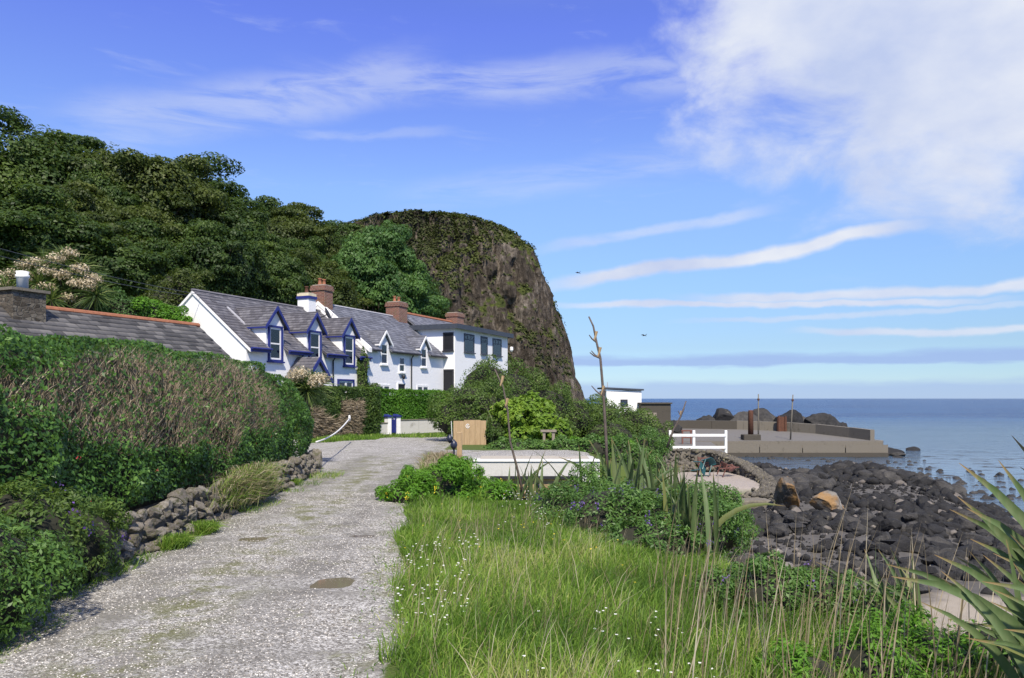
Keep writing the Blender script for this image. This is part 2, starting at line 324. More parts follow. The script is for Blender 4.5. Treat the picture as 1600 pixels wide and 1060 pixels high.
def seamat():
    m, t, o = new_mat('sea'); g = t.n('ShaderNodeNewGeometry'); pos = g.outputs['Position']
    sp = t.n('ShaderNodeSeparateXYZ'); t.l(pos, sp.inputs[0])
    far = t.mapr(sp.outputs[1], 60, 240)
    a = t.noise(t.mapping(pos, (.35, 1, 1), (0, 0, R(12))), .9, 6, .6, .3); b = t.noise(t.mapping(pos, (.3, 1, 1), (0, 0, R(-8))), .12, 5, .6, .3)
    hgt = t.m('ADD', t.m('MULTIPLY', a, t.mapr(sp.outputs[1], 50, 90, .12, 1.0)), t.m('MULTIPLY', b, t.m('MULTIPLY', far, 4.0)))
    bn = t.n('ShaderNodeBump'); bn.inputs['Distance'].default_value = 1.0; bn.inputs['Strength'].default_value = 1.0; t.l(hgt, bn.inputs['Height'])
    deep = t.mix(t.mapr(t.noise(t.mapping(pos, (.25, 1, 1)), .03, 5), .4, .65), (.008, .04, .13, 1), (.016, .07, .18, 1))
    c = t.mix(far, (.03, .06, .1, 1), deep)
    weed = t.m('MULTIPLY', t.mapr(t.noise(t.mapping(pos, (.5, 1, 1)), .8, 6, .7), .56, .62), t.mapr(sp.outputs[1], 62, 80, .9, 0))
    c = t.mix(weed, c, (.03, .025, .018, 1))
    foam = t.m('MULTIPLY', t.mapr(t.noise(t.mapping(pos, (.12, 1, 1)), .55, 7, .7), .66, .72), t.mapr(sp.outputs[1], 70, 160, .8, .35)); c = t.mix(foam, c, (.7, .74, .78, 1))
    princ(t, o, c, t.m('ADD', t.m('MULTIPLY', far, .22), t.m('ADD', .06, t.m('MULTIPLY', weed, .5))), bn.outputs[0], .22)
seamat()
def puddlemat():
    m, t, o = new_mat('puddle'); princ(t, o, (.15, .13, .095, 1), .05, None, .5)
puddlemat()

# ------------------------------------------------------------------ object helpers
def tag(o, label=None, cat=None, group=None, kind=None):
    for k, v in (('label', label), ('category', cat), ('group', group), ('kind', kind)):
        if v: o[k] = v
    return o
def link(name, me, mat=None, parent=None, loc=None, rot=None, **kw):
    o = bpy.data.objects.new(name, me); COL.objects.link(o)
    if me is not None and mat and not me.materials: me.materials.append(MATS[mat])
    if parent is not None: o.parent = parent
    if loc is not None: o.location = loc
    if rot is not None: o.rotation_euler = rot
    return tag(o, **kw)
def thing(name, label, cat, loc=(0, 0, 0), rz=0, group=None):
    return link(name, None, None, None, loc, (0, 0, rz), label=label, cat=cat, group=group)
def arr_mesh(name, V, Fc, rnd=None, smooth=False, extra=None):
    V = np.ascontiguousarray(V, dtype=np.float32).reshape(-1, 3); Fc = np.asarray(Fc, dtype=np.int32); k = Fc.shape[1]
    me = bpy.data.meshes.new(name); me.vertices.add(len(V)); me.vertices.foreach_set('co', V.ravel())
    me.loops.add(Fc.size); me.loops.foreach_set('vertex_index', Fc.ravel())
    me.polygons.add(len(Fc)); me.polygons.foreach_set('loop_start', np.arange(0, Fc.size, k, dtype=np.int32))
    if smooth: me.polygons.foreach_set('use_smooth', np.ones(len(Fc), bool))
    if rnd is not None:
        a = me.attributes.new('rnd', 'FLOAT', 'FACE'); a.data.foreach_set('value', np.asarray(rnd, np.float32))
    if extra is not None:
        a = me.attributes.new(extra[0], 'FLOAT', 'POINT'); a.data.foreach_set('value', np.asarray(extra[1], np.float32))
    me.update(calc_edges=True); return me
def nrmz(v): return v / (np.linalg.norm(v, axis=-1, keepdims=True) + 1e-9)
def leaf_mesh(name, Pt, N, size, aspect=.5, rnd=None, jit=.5):
    """one small pointed, slightly folded leaf (4 corners) per point"""
    n = len(Pt); N = nrmz(N + rng.normal(0, jit, (n, 3))); a = nrmz(np.cross(N, rng.normal(0, 1, (n, 3)))); b = np.cross(N, a)
    s = size * rng.uniform(.6, 1.35, (n, 1)); h = s * aspect * .5
    V = np.stack([Pt - a * s * .5, Pt + b * h + N * h * .35, Pt + a * s * .5, Pt - b * h + N * h * .35], 1)
    if rnd is None: rnd = rng.random(n)
    return arr_mesh(name, V, np.arange(4 * n).reshape(n, 4), rnd)
def blade_mesh(name, B, D, L, wd, bend, rnd=None):
    """grass-like blades: base B, direction D, length, width; three-point curve drooping by bend"""
    n = len(B); D = nrmz(D); side = nrmz(np.cross(D, rng.normal(0, 1, (n, 3)))); L = np.broadcast_to(np.asarray(L, float).reshape(-1, 1), (n, 1)); wd = np.broadcast_to(np.asarray(wd, float).reshape(-1, 1), (n, 1))
    hz = D * np.array([1, 1, 0]) + rng.normal(0, .15, (n, 3)) * np.array([1, 1, 0]); bend = np.broadcast_to(np.asarray(bend, float).reshape(-1, 1), (n, 1))
    M = B + D * L * .55 + hz * bend * L * .12; T = B + D * L * (1 - bend * .15) + hz * bend * L * .5 - np.array([0, 0, 1]) * bend * L * .3
    V = np.stack([B - side * wd * .5, B + side * wd * .5, M - side * wd * .42, M + side * wd * .42, T], 1)
    i = np.arange(n)[:, None] * 5
    Q = np.concatenate([i + [0, 1, 3], i + [0, 3, 2], i + [2, 3, 4]], 1).reshape(-1, 3)
    if rnd is None: rnd = rng.random(n)
    return arr_mesh(name, V, Q, np.repeat(rnd, 3))
def ell_points(ells, n, lo=-.45, thick=.16, rough=.14, inside=.78, nf=1.3):
    E = np.array(ells, float); ar = (E[:, 3] * E[:, 4] + E[:, 3] * E[:, 5] + E[:, 4] * E[:, 5]); k = rng.choice(len(E), n * 2, p=ar / ar.sum())
    d = nrmz(rng.normal(0, 1, (n * 2, 3))); keep = d[:, 2] > lo; d = d[keep]; k = k[keep]
    e = E[k]; r = 1 + rough * 2 * (fbm((e[:, :3] + d * e[:, 3:6]) * nf, 3, 5) - .5) - np.abs(rng.normal(0, thick, len(d)))
    p = e[:, :3] + d * e[:, 3:6] * r[:, None]; ok = np.ones(len(p), bool)
    for j in range(len(E)):
        q = np.linalg.norm((p - E[j, :3]) / E[j, 3:6], axis=1); ok &= ~((q < inside) & (k != j))
    p, k, d, e = p[ok][:n], k[ok][:n], d[ok][:n], e[ok][:n]
    return p, nrmz(d / e[:, 3:6]), k
def clump_rnd(k, p=None, amt=.55):
    c = rng.random(int(k.max()) + 1)[k]; return np.clip(amt * c + (1 - amt) * rng.random(len(k)), 0, 1)

class MB:
    def __init__(s): s.bm = bmesh.new()
    def box(s, x0, x1, y0, y1, z0, z1):
        v = [s.bm.verts.new(c) for c in ((x0, y0, z0), (x1, y0, z0), (x1, y1, z0), (x0, y1, z0), (x0, y0, z1), (x1, y0, z1), (x1, y1, z1), (x0, y1, z1))]
        for f in ((3, 2, 1, 0), (4, 5, 6, 7), (0, 1, 5, 4), (1, 2, 6, 5), (2, 3, 7, 6), (3, 0, 4, 7)): s.bm.faces.new([v[i] for i in f])
        return s
    def prism(s, poly, ext):
        """closed polygon (3-D points) extruded by vector"""
        ext = Vector(ext); a = [s.bm.verts.new(p) for p in poly]; b = [s.bm.verts.new(Vector(p) + ext) for p in poly]; n = len(a)
        s.bm.faces.new(a); s.bm.faces.new(b[::-1])
        for i in range(n): s.bm.faces.new((a[i], b[i], b[(i + 1) % n], a[(i + 1) % n]))
        return s
    def tube(s, pts, r, seg=8, r1=None):
        pts = [Vector(p) for p in pts]; n = len(pts); rings = []
        for i, p in enumerate(pts):
            t = (pts[min(i + 1, n - 1)] - pts[max(i - 1, 0)]).normalized(); u = t.orthogonal().normalized()
            if abs(t.z) < .9: u = t.cross(Vector((0, 0, 1))).normalized()
            q = t.cross(u); rr = r if r1 is None else r + (r1 - r) * i / (n - 1)
            rings.append([s.bm.verts.new(p + (u * math.cos(a) + q * math.sin(a)) * rr) for a in [2 * math.pi * j / seg for j in range(seg)]])
        for i in range(n - 1):
            for j in range(seg): s.bm.faces.new((rings[i][j], rings[i][(j + 1) % seg], rings[i + 1][(j + 1) % seg], rings[i + 1][j]))
        s.bm.faces.new(rings[0][::-1]); s.bm.faces.new(rings[-1]); return s
    def lathe(s, prof, c=(0, 0, 0), seg=14):
        c = Vector(c); rings = [[s.bm.verts.new(c + Vector((r * math.cos(2 * math.pi * j / seg), r * math.sin(2 * math.pi * j / seg), z))) for j in range(seg)] for r, z in prof]
        for i in range(len(prof) - 1):
            for j in range(seg): s.bm.faces.new((rings[i][j], rings[i][(j + 1) % seg], rings[i + 1][(j + 1) % seg], rings[i + 1][j]))
        s.bm.faces.new(rings[0][::-1]); s.bm.faces.new(rings[-1]); return s
    def mesh(s, name, smooth=False, bev=0):
        if bev: bmesh.ops.bevel(s.bm, geom=list(s.bm.edges), offset=bev, segments=1, affect='EDGES')
        bmesh.ops.recalc_face_normals(s.bm, faces=s.bm.faces); me = bpy.data.meshes.new(name); s.bm.to_mesh(me); s.bm.free()
        if smooth: me.polygons.foreach_set('use_smooth', np.ones(len(me.polygons), bool))
        return me
    def add(s, name, mat, parent=None, smooth=False, bev=0, **kw): return link(name, s.mesh(name, smooth, bev), mat, parent, **kw)
def rock_mesh(name, seed, sub=3, flat=.65, ang=.35):
    bm = bmesh.new(); bmesh.ops.create_icosphere(bm, subdivisions=sub, radius=1.0); r = np.random.default_rng(seed)
    V = np.array([v.co[:] for v in bm.verts])
    for k in range(13):
        n = nrmz(r.normal(0, 1, 3)); dd = r.uniform(.45, .85); q = V @ n; V = V - np.outer(np.clip(q - dd, 0, None) * .96, n)
    V = V * (1 + ang * (fbm(V * 1.3 + seed * 3.1, 5, seed, .6) - .5))[:, None] * np.array([1, r.uniform(.7, 1), flat])
    for v, c in zip(bm.verts, V): v.co = c
    me = bpy.data.meshes.new(name); bm.to_mesh(me); bm.free(); return me

# ------------------------------------------------------------------ terrain
CX, CY = -10.93, 31.6; DX, DY = .4041, .9147
xb_y = [-20, 0, 4, 6.5, 9, 12, 16, 20, 24, 28, 31, 38, 41, 50, 75, 100, 130, 200]; xb_x = [6.6, 6, 5.2, 4.0, 3.2, 2.9, 3.7, 5, 6.6, 8.6, 11.2, 12.5, 12.0, 10.6, 10.3, 11, 6, -40]
xs_y = [0, 10, 20, 29, 34, 44, 54, 60, 65, 80]; xs_x = [14, 14, 15.5, 18, 20.5, 24, 26.5, 25, 19, 12]
SEA = -3.3
def hgt(x, y):
    x = np.asarray(x, float); y = np.asarray(y, float)
    land = -np.interp(y, [15, 24, 38.6, 41, 60], [0, 2.5, 2.4, 1.2, 1.2]) * S(1.8, 8, x) - .3 * S(0, 3, x) * (1 - S(14, 18, y))
    dip = -1.4 * S(-1.7, -.8, x) * S(12, 19.5, y) * (1 - S(21.6, 22.2, y)) * (1 - S(4, 6, x)); land = land + dip
    patio = S(5.2, 6.4, x) * S(30.4, 31.2, y) * (1 - S(38.4, 39.4, y)); land = land * (1 - patio) - 1.95 * patio
    u = -.9147 * (x - CX) + .4041 * (y - CY); hill = .42 * np.clip(u - 9, 0, 45) * S(20, 40, y + .6 * np.clip(u - 9, 0, 40)); land = land + hill
    land = land + .5 * S(-5.2, -6.5, x) * (1 - S(17, 19, y))          # bank under the tall hedge
    zb = -1.7 - 1.45 * np.clip((y - 13) / 40, 0, 1) - .3 * np.clip(x - (np.interp(y, xs_y, xs_x) - 2), 0, 20) - .14 * np.clip(y - 52, 0, 20)
    zb = np.maximum(zb, -6)
    t = S(-.9, .9, x - np.interp(y, xb_y, xb_x)); h = land * (1 - t) + zb * t
    p = np.stack([x * .8, y * .8, x * 0], -1); onroad = S(-4.6, -4.2, x) * (1 - S(-2.2, -1.2, x))
    return h + (fbm(p, 3, 3) - .5) * .12 * (1 - .7 * onroad)
def hz(x, y): return float(hgt(np.array([x]), np.array([y]))[0])
rr_y = [0, 4.7, 8, 11.5, 15, 21, 30, 34]; rr_x = [-.35, -.75, -1.15, -1.6, -1.9, -2.4, -2.6, -2.0]     # right edge of the lane
def ground():
    ys = np.concatenate([np.linspace(-6, 3, 12), np.arange(3.3, 26, .22), np.arange(26, 62, .6), np.arange(63, 125, 2.5), np.linspace(130, 260, 14)])
    xs = np.concatenate([np.linspace(-130, -32, 26), np.arange(-30, -8, .8), np.arange(-7.5, 13, .22), np.arange(13.5, 34, .7), np.linspace(36, 60, 8)])
    X, Y = np.meshgrid(xs, ys); Z = hgt(X, Y)
    road = S(-4.75, -4.45, X) * (1 - S(-.08, .1, X - np.interp(Y, rr_y, rr_x))) * (1 - S(30, 31.5, Y))
    road = np.maximum(road, S(-12, -11, X) * S(18.5, 19.3, Y) * (1 - S(0, .8, Y - (33.4 + .32 * (X + 3.4)))) * (1 - S(-2.5, -2.0, X)))
    road = np.maximum(road, S(-2.8, -2.4, X) * (1 - S(2.2, 2.7, X)) * S(21.9, 22.3, Y) * (1 - S(25.2, 25.8, Y)))
    # shallow potholes
    for px, py, r in POT: Z = Z - .045 * np.exp(-(((X - px) / r) ** 2 + ((Y - py) / (r * 1.1)) ** 2) ** 2)
    beach = S(-.3, .7, X - np.interp(Y, xb_y, xb_x)); pave = S(5.6, 6.4, X) * S(30.8, 31.4, Y) * (1 - S(38, 38.8, Y)) * (1 - beach)
    V = np.stack([X, Y, Z], -1).reshape(-1, 3); ny, nx = X.shape; i = (np.arange(ny - 1)[:, None] * nx + np.arange(nx - 1)[None]).reshape(-1)
    me = arr_mesh('ground', V, np.stack([i, i + 1, i + nx + 1, i + nx], 1), smooth=True)
    a = me.attributes.new('zone', 'FLOAT_COLOR', 'POINT'); a.data.foreach_set('color', np.stack([road, beach, pave, np.ones_like(road)], -1).astype(np.float32).ravel())
    xc = (-4.35 + np.interp(Y, rr_y, rr_x)) / 2; lane = (1 - S(20, 26, Y))
    for nm, f in (('wear', np.exp(-((np.abs(X - xc) - .72) / .32) ** 2) * lane), ('middle', np.exp(-((X - xc) / .4) ** 2) * lane + .8 * np.exp(-((X - np.interp(Y, rr_y, rr_x)) / .25) ** 2) + .8 * np.exp(-((X + 4.1) / .3) ** 2) * lane)):
        at = me.attributes.new(nm, 'FLOAT', 'POINT'); at.data.foreach_set('value', f.astype(np.float32).ravel())
    link('ground', me, 'ground', kind='structure')
POT = []
for px, py, r in ((523, 909, .26), (396, 839, .24), (565, 834, .2), (560, 884, .3)):
    Yp = EYE * F / (py - HOR); POT.append(((px - 800) / F * Yp, Yp, r))
ground()
for i, (px, py, r) in enumerate(POT[:3]):
    a = np.linspace(0, 2 * math.pi, 28, endpoint=False); q = r * (.72 + .28 * vn(np.stack([np.cos(a) * 1.5 + 5 * i, np.sin(a) * 1.5, a * 0], -1), i))
    z0 = hz(px, py) - .028
    m = MB(); m.bm.faces.new([m.bm.verts.new((px + math.cos(t) * u, py + math.sin(t) * u * 1.15, z0)) for t, u in zip(a, q)]); m.add('puddle', 'puddle', kind='structure')
link('sea', arr_mesh('sea', [(-9000, 40, SEA), (30000, 40, SEA), (30000, 45000, SEA), (-9000, 45000, SEA), (12, -40, SEA), (30000, -40, SEA), (30000, 40, SEA), (12, 40, SEA)], [(0, 1, 2, 3), (4, 5, 6, 7)]), 'sea', kind='structure')
link('seabed', arr_mesh('seabed', [(-9000, -60, -7), (30000, -60, -7), (30000, 45000, -7), (-9000, 45000, -7)], [(0, 1, 2, 3)]), 'basalt', kind='structure')

# headland: stacked contour rings with craggy relief
def headland():
    yr = 105.0
    out = [(640, 331), (700, 333), (770, 345), (800, 360), (830, 385), (848, 420), (870, 470), (890, 520), (905, 575), (918, 622), (926, 660)]
    zz = [(HOR - b) / F * yr + EYE for a, b in out][::-1]; xx = [(a - 800) / F * yr for a, b in out][::-1]
    nz, na = 210, 460; zl = np.concatenate([np.linspace(-4, 27.0, nz - 26), 27.0 + .3 * np.sin(np.linspace(0, 1, 26) * math.pi / 2)])
    xr = np.interp(zl, zz, xx) + 1.3; cx, cy = -17.0, 122.0; zl = zl * (1 + .085 * S(6, 26, zl))
    a = np.linspace(-math.pi * 1.0, math.pi * 1.0, na, endpoint=False); A, Zl = np.meshgrid(a, zl)
    tt = np.linspace(0, 1, nz)[:, None]; shrink = np.ones(nz); shrink[-26:] = np.linspace(1, .0, 26)
    ax = (xr - cx)[:, None] * shrink[:, None]; left = (34 - .3 * np.clip(zl, 0, 30))[:, None] * shrink[:, None]
    dep = (19 - .33 * np.clip(zl, 0, 27))[:, None] * shrink[:, None]
    c, s = np.cos(A), np.sin(A); ex = .75
    X = cx + np.where(c > 0, ax, left) * np.sign(c) * np.abs(c) ** ex; Y = cy + dep * np.sign(s) * np.abs(s) ** ex
    Pq = np.stack([X, Y, Zl * .45], -1); n = (fbm(np.stack([X, Y, Zl * .18], -1) * .14, 4, 11) - .5) * 8 + (fbm(np.stack([X, Y, Zl * .25], -1) * .7, 4, 14, .6) - .5) * 1.6 - np.clip(.16 - np.abs(fbm(np.stack([X, Y, Zl * .2], -1) * .33, 3, 24) - .5), 0, 1) * 12 + (fbm(np.stack([X, Y, Zl * 1.4], -1) * 1.1, 3, 27) - .5) * .9
    fade = (shrink[:, None] ** .5) * np.clip(1.2 - .45 * (c > .8), 0, 1); X = X + c * n * fade * .55; Y = Y + s * n * fade
    Z = Zl + (fbm(np.stack([X * .15, Y * .15, X * 0], -1), 4, 15) - .5) * 1.6 * S(.5, 1, tt) + (1 - shrink[:, None]) * (-.9 * S(-12, 6, X)); Z = Z - np.clip(-19 - X, 0, 40) * .3 * S(8, 22, Z)
    V = np.stack([X, Y, Z], -1).reshape(-1, 3); j = np.arange(na); i = (np.arange(nz - 1)[:, None] * na); q = np.stack([i + j, i + (j + 1) % na, i + na + (j + 1) % na, i + na + j], -1).reshape(-1, 4)
    h = link('headland', None, None, kind='structure')
    link('rock_face', arr_mesh('rock_face', V, q, smooth=False), 'cliff_rock', h)
    fn = np.cross(V[q[:, 1]] - V[q[:, 0]], V[q[:, 3]] - V[q[:, 0]]); fn = nrmz(fn); ctr = V[q].mean(1); ar = np.linalg.norm(np.cross(V[q[:, 1]] - V[q[:, 0]], V[q[:, 3]] - V[q[:, 0]]), axis=1)
    up = (fn[:, 2] * .9 + 1.3 * (fbm(ctr * .13, 4, 21) - .5) + .35 * S(21, 29, ctr[:, 2]) + .25 * S(-6, -16, ctr[:, 0])); pr = ar * S(.44, .7, up) * (ctr[:, 1] < 128); pr /= pr.sum()
    k = rng.choice(len(q), 60000, p=pr); uu = rng.random((60000, 2)); Pp = V[q[k, 0]] + (V[q[k, 1]] - V[q[k, 0]]) * uu[:, :1] + (V[q[k, 3]] - V[q[k, 0]]) * uu[:, 1:]
    lum = fbm(Pp * .35, 4, 31); Pp = Pp + fn[k] * rng.uniform(0, .75, (60000, 1)) * lum[:, None]
    link('heather', leaf_mesh('heather', Pp, fn[k] + [0, 0, .6], .42, .6, np.clip((lum - .3) * 1.6 + rng.normal(0, .14, 60000), 0, 1)), 'heath', h, kind='stuff')
headland()

# ------------------------------------------------------------------ houses
RZ = math.atan2(DY, DX)
def slates(name, parent, mat, o, u, v, L, Wd, exp=.21, sw=.26, cut=None, stuff=True):
    """lapped slates over a slope: origin o (eaves start), u along, v up the slope; kept where cut(s, t) is false"""
    o, u, v = (np.array(q, float) for q in (o, u, v)); n = np.cross(u, v); n = n / np.linalg.norm(n); V = []; Fc = []; rn = []
    rows = int(math.ceil(Wd / exp))
    for r in range(rows):
        t0 = r * exp; t1 = min(Wd, t0 + exp * 1.12); s = -(r % 2) * sw / 2
        while s < L:
            a, b = max(0, s) + .004, min(L, s + sw) - .004; s += sw
            if b - a < .03 or (cut and cut((a + b) / 2, t0 + exp / 2)): continue
            lift = .022 + rng.uniform(-.004, .007); w0 = rng.uniform(-.006, .006); i = len(V)
            V += [o + u * a + v * (t0 + w0), o + u * b + v * (t0 + w0), o + u * a + v * (t0 + w0) + n * lift, o + u * b + v * (t0 + w0) + n * lift, o + u * b + v * t1 + n * .006, o + u * a + v * t1 + n * .006]
            Fc += [(i, i + 1, i + 3, i + 2), (i + 2, i + 3, i + 4, i + 5)]; x = rng.random(); rn += [x, x]
    return link(name, arr_mesh(name, V, Fc, rn), mat, parent, kind='stuff')
def window(par, s0, s1, z0, z1, style='sash', surround=None, sill=True, y=0.0, frame='paint_white', axis='s', bars=None, open_=False):
    """unit on the wall plane y; window > surround, frame, pane, sill. axis 't' puts it on the gable-side wall"""
    w0 = link('window', None, None, par)
    if axis == 't': w0.rotation_euler = (0, 0, R(90)); 
    Wn = s1 - s0; b = .075; d0 = y
    w0.location = (s0, d0, z0) if axis == 's' else (0, 0, 0)
    if axis == 't':                       # local x runs toward -t so the outside is still local -y
        w0.rotation_euler = (0, 0, R(-90)); w0.location = (y, s1, z0)
    H = z1 - z0; g = 0
    if surround:
        g = .085; m = MB(); m.box(0, g, -.075, .02, 0, H); m.box(Wn - g, Wn, -.075, .02, 0, H); m.box(g, Wn - g, -.075, .02, H - g, H); m.box(g, Wn - g, -.075, .02, 0, g * .8); m.add('surround', surround, w0)
    else:
        m = MB(); k = .03; m.box(-k, 0, -.035, .02, -.02, H + k); m.box(Wn, Wn + k, -.035, .02, -.02, H + k); m.box(0, Wn, -.035, .02, H, H + k); m.add('surround', 'render_white' if frame == 'paint_white' else frame, w0)
    x0, x1, za, zb = g, Wn - g, g * .8 if surround else 0, H - g
    m = MB(); m.box(x0, x0 + b, -.028, .02, za, zb); m.box(x1 - b, x1, -.028, .02, za, zb); m.box(x0 + b, x1 - b, -.028, .02, zb - b, zb); m.box(x0 + b, x1 - b, -.028, .02, za, za + b)
    if style == 'sash': m.box(x0 + b, x1 - b, -.032, .02, (za + zb) / 2 - .03, (za + zb) / 2 + .03)
    if style == 'pair': m.box((x0 + x1) / 2 - .07, (x0 + x1) / 2 + .07, -.032, .02, za + b, zb - b)
    if style == 'fan':
        m.box(x0 + b, x1 - b, -.032, .02, zb - .36, zb - .30); nb = 3
        for i in range(1, nb): xx = x0 + (x1 - x0) * i / nb; m.box(xx - .02, xx + .02, -.03, .02, zb - .30, zb - b)
    m.add('frame', frame, w0)
    pane_cells = {'sash': [(za + b, (za + zb) / 2 - .03), ((za + zb) / 2 + .03, zb - b)], 'fan': [(za + b, zb - .36), (zb - .30, zb - b)]}.get(style, [(za + b, zb - b)])
    spans = [(x0 + b, (x0 + x1) / 2 - .07), ((x0 + x1) / 2 + .07, x1 - b)] if style == 'pair' else [(x0 + b, x1 - b)]
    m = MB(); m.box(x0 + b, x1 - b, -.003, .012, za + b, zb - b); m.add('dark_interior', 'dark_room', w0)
    if not open_:
        m = MB(); c0 = x0 + b; c1 = x1 - b; cw = (c1 - c0) * (.16 if style != 'fan' else .3)
        if style == 'fan': m.box(c0 + .002, c1 - .002, -.0095, -.0075, za + b, zb - .62)
        m.box(c0, c0 + cw * rng.uniform(.7, 1.3), -.006, -.004, za + b, zb - b); m.box(c1 - cw * rng.uniform(.5, 1.2), c1, -.006, -.004, za + b, zb - b); m.add('curtain', 'curtain', w0)
        for (a_, b_) in pane_cells:
            for (p_, q_) in spans: MB().box(p_, q_, -.016, -.012, a_, b_).add('pane', 'glass', w0)
    if sill: MB().box(-.06, Wn + .06, -.13, .02, -.07, -.005).add('sill', 'paint_white' if frame == 'paint_white' and not surround else (surround or frame), w0)
    return w0
def gable_house(par, L, Dp, ze, zr, wall, z_base=-.4, t_ridge=None):
    tr = t_ridge or Dp / 2
    MB().prism([(0, 0, z_base), (0, 0, ze), (0, tr, zr), (0, Dp, ze), (0, Dp, z_base)], (L, 0, 0)).add('wall', wall, par)
def slope_vec(tr, rise): l = math.hypot(tr, rise); return (0, tr / l, rise / l), l
def dormer(par, s, hw, ze, za, back_e, wall, trim, roofmat, zbot, verge_w=.12, zmain=None, hwall=None):
    """wall dormer: front wall flush with the facade, own little pitched roof running back into the main slope"""
    d = link('dormer', None, None, par); hwl = hwall or hw - .14; zt = za - .14; k = (za - ze) / hw
    MB().prism([(s - hwl, -.004, zbot), (s + hwl, -.004, zbot), (s + hwl, -.004, ze + (hw - hwl) * k - .12), (s, -.004, zt), (s - hwl, -.004, ze + (hw - hwl) * k - .12)], (0, back_e + .3, 0)).add('cheek_wall', wall, d)
    l = math.hypot(hw, za - ze)
    for sg in (-1, 1):
        o = (s + sg * hw, -.16, ze); v = np.array((-sg * hw / l, 0, (za - ze) / l)); 
        a = Vector((s + sg * hw, -.16, ze)); b = Vector((s, -.16, za)); dn = Vector((0, 0, -.06))
        MB().prism([a, b, b + dn, a + dn], (0, back_e + .55, 0)).add('roof_deck', roofmat, d)
        if sg > 0: slates('slates', d, roofmat, (s + hw, -.16, ze), (0, 1, 0), v, back_e + .5, l, .16, .22)
        else: slates('slates', d, roofmat, (s - hw, back_e + .34, ze), (0, -1, 0), v, back_e + .5, l, .16, .22)
        a2 = a + Vector((sg * .03, -.035, -.03)); b2 = b + Vector((0, -.035, .015)); dd = Vector((0, 0, -verge_w * 1.45))
        MB().prism([a2, b2, b2 + dd, a2 + dd], (0, .04, 0)).add('bargeboard', trim, d)
        MB().box(min(s + sg * hw, s + sg * (hw - .03)) , max(s + sg * hw, s + sg * (hw - .03)), -.15, back_e * .72, ze - .13, ze - .062).add('fascia', trim, d)
    MB().tube([(s, -.18, za + .01), (s, back_e + .45, za + .01)], .045, 6).add('ridge_tile', roofmat, d)
    return d
def chimney(par, x0, x1, y0, y1, z0, z1, mat, pots=1, cap='brick', steps=True, potmat='terracotta', name='chimney', band=None):
    c = link(name, None, None, par); MB().box(x0, x1, y0, y1, z0, z1).add('stack', mat, c)
    if steps:
        MB().box(x0 - .05, x1 + .05, y0 - .05, y1 + .05, z1 - .24, z1 - .1).add('corbel', band or cap, c); MB().box(x0 - .025, x1 + .025, y0 - .025, y1 + .025, z1 - .099, z1 + .03).add('cap', cap, c)
    MB().box(x0 + .05, x1 - .05, y0 + .05, y1 - .05, z1 + .031, z1 + .08).add('flaunching', 'mortar', c)
    for i in range(pots):
        px = x0 + (x1 - x0) * (i + .5) / pots; MB().lathe([(.1, z1 + .05), (.115, z1 + .12), (.095, z1 + .15), (.085, z1 + .36), (.11, z1 + .38), (.11, z1 + .42), (.07, z1 + .425)], (px, (y0 + y1) / 2, 0), 10).add('pot', potmat, c, True)
    return c
def downpipe(par, s, z0, z1, mat):
    MB().tube([(s, -.2, z1), (s, -.17, z1 - .1), (s, -.07, z1 - .25), (s, -.07, z0)], .04, 6).add('downpipe', mat, par)

# house with blue trim
h1 = thing('cottage', 'white cottage with royal blue trim, three gabled dormers and a porch', 'house', (CX, CY, 0), RZ)
L1, D1, ze, zr = 8.52, 5.84, 3.9, 6.21
gable_house(h1, L1, D1, ze, zr, 'render_white')
vf, lf = slope_vec(D1 / 2, zr - ze); dorm1 = (1.7, 4.37, 7.03)
MB().prism([(-.06, 0, ze), (-.06, D1 / 2, zr), (-.06, D1 + .2, ze - .16), (-.06, D1 + .2, ze - .06), (-.06, D1 / 2, zr + .1), (-.06, 0, ze + .1)], (L1 + .06, 0, 0)).add('roof_deck', 'slate_brown', h1)
slates('slates', h1, 'slate_brown', (-.06, 0, ze + .1), (1, 0, 0), vf, L1 + .06, lf)
edges = [-.06] + [q for c in dorm1 for q in (c - .56, c + .56)] + [L1]
kf = (zr - ze) / (D1 / 2)
for a, b in zip(edges[0::2], edges[1::2]):
    MB().prism([(a, .0, ze), (a, .0, ze + .095), (a, -.27, ze + .095 - .27 * kf), (a, -.27, ze + .04 - .27 * kf)], (b - a, 0, 0)).add('eaves', 'slate_brown', h1)
    slates('slates', h1, 'slate_brown', (a, -.28, ze + .105 - .28 * kf), (1, 0, 0), vf, b - a, .36)
    MB().box(a + .01, b - .01, -.31, -.271, ze - .27, ze - .1).add('fascia', 'paint_blue', h1); MB().tube([(a, -.36, ze - .13), (b, -.36, ze - .13)], .05, 8).add('gutter', 'paint_blue', h1)
MB().tube([(-.08, D1 / 2, zr + .12), (L1, D1 / 2, zr + .12)], .07, 6).add('ridge_tile', 'slate_brown', h1)
MB().prism([(-.075, -.27, ze - .16), (-.075, D1 / 2, zr + .09), (-.075, D1 + .2, ze - .07), (-.075, D1 + .2, ze - .2), (-.075, D1 / 2, zr - .04), (-.075, -.27, ze - .29)], (.07, 0, 0)).add('verge', 'render_white', h1)
for c in dorm1:
    dormer(h1, c, .70, 4.82, 5.68, 2.1, 'render_white', 'paint_blue', 'slate_brown', 3.2)
    window(h1, c - .445, c + .445, 3.31, 4.84, 'sash', 'paint_blue', True, -.006)
window(h1, 6.1, 7.43, 1.35, 2.65, 'pair', 'paint_blue'); window(h1, .8, 2.0, 1.35, 2.65, 'pair', 'paint_blue')
for q in (3.35, 5.7): downpipe(h1, q, 0, ze - .15, 'paint_black' if q > 4 else 'paint_blue')
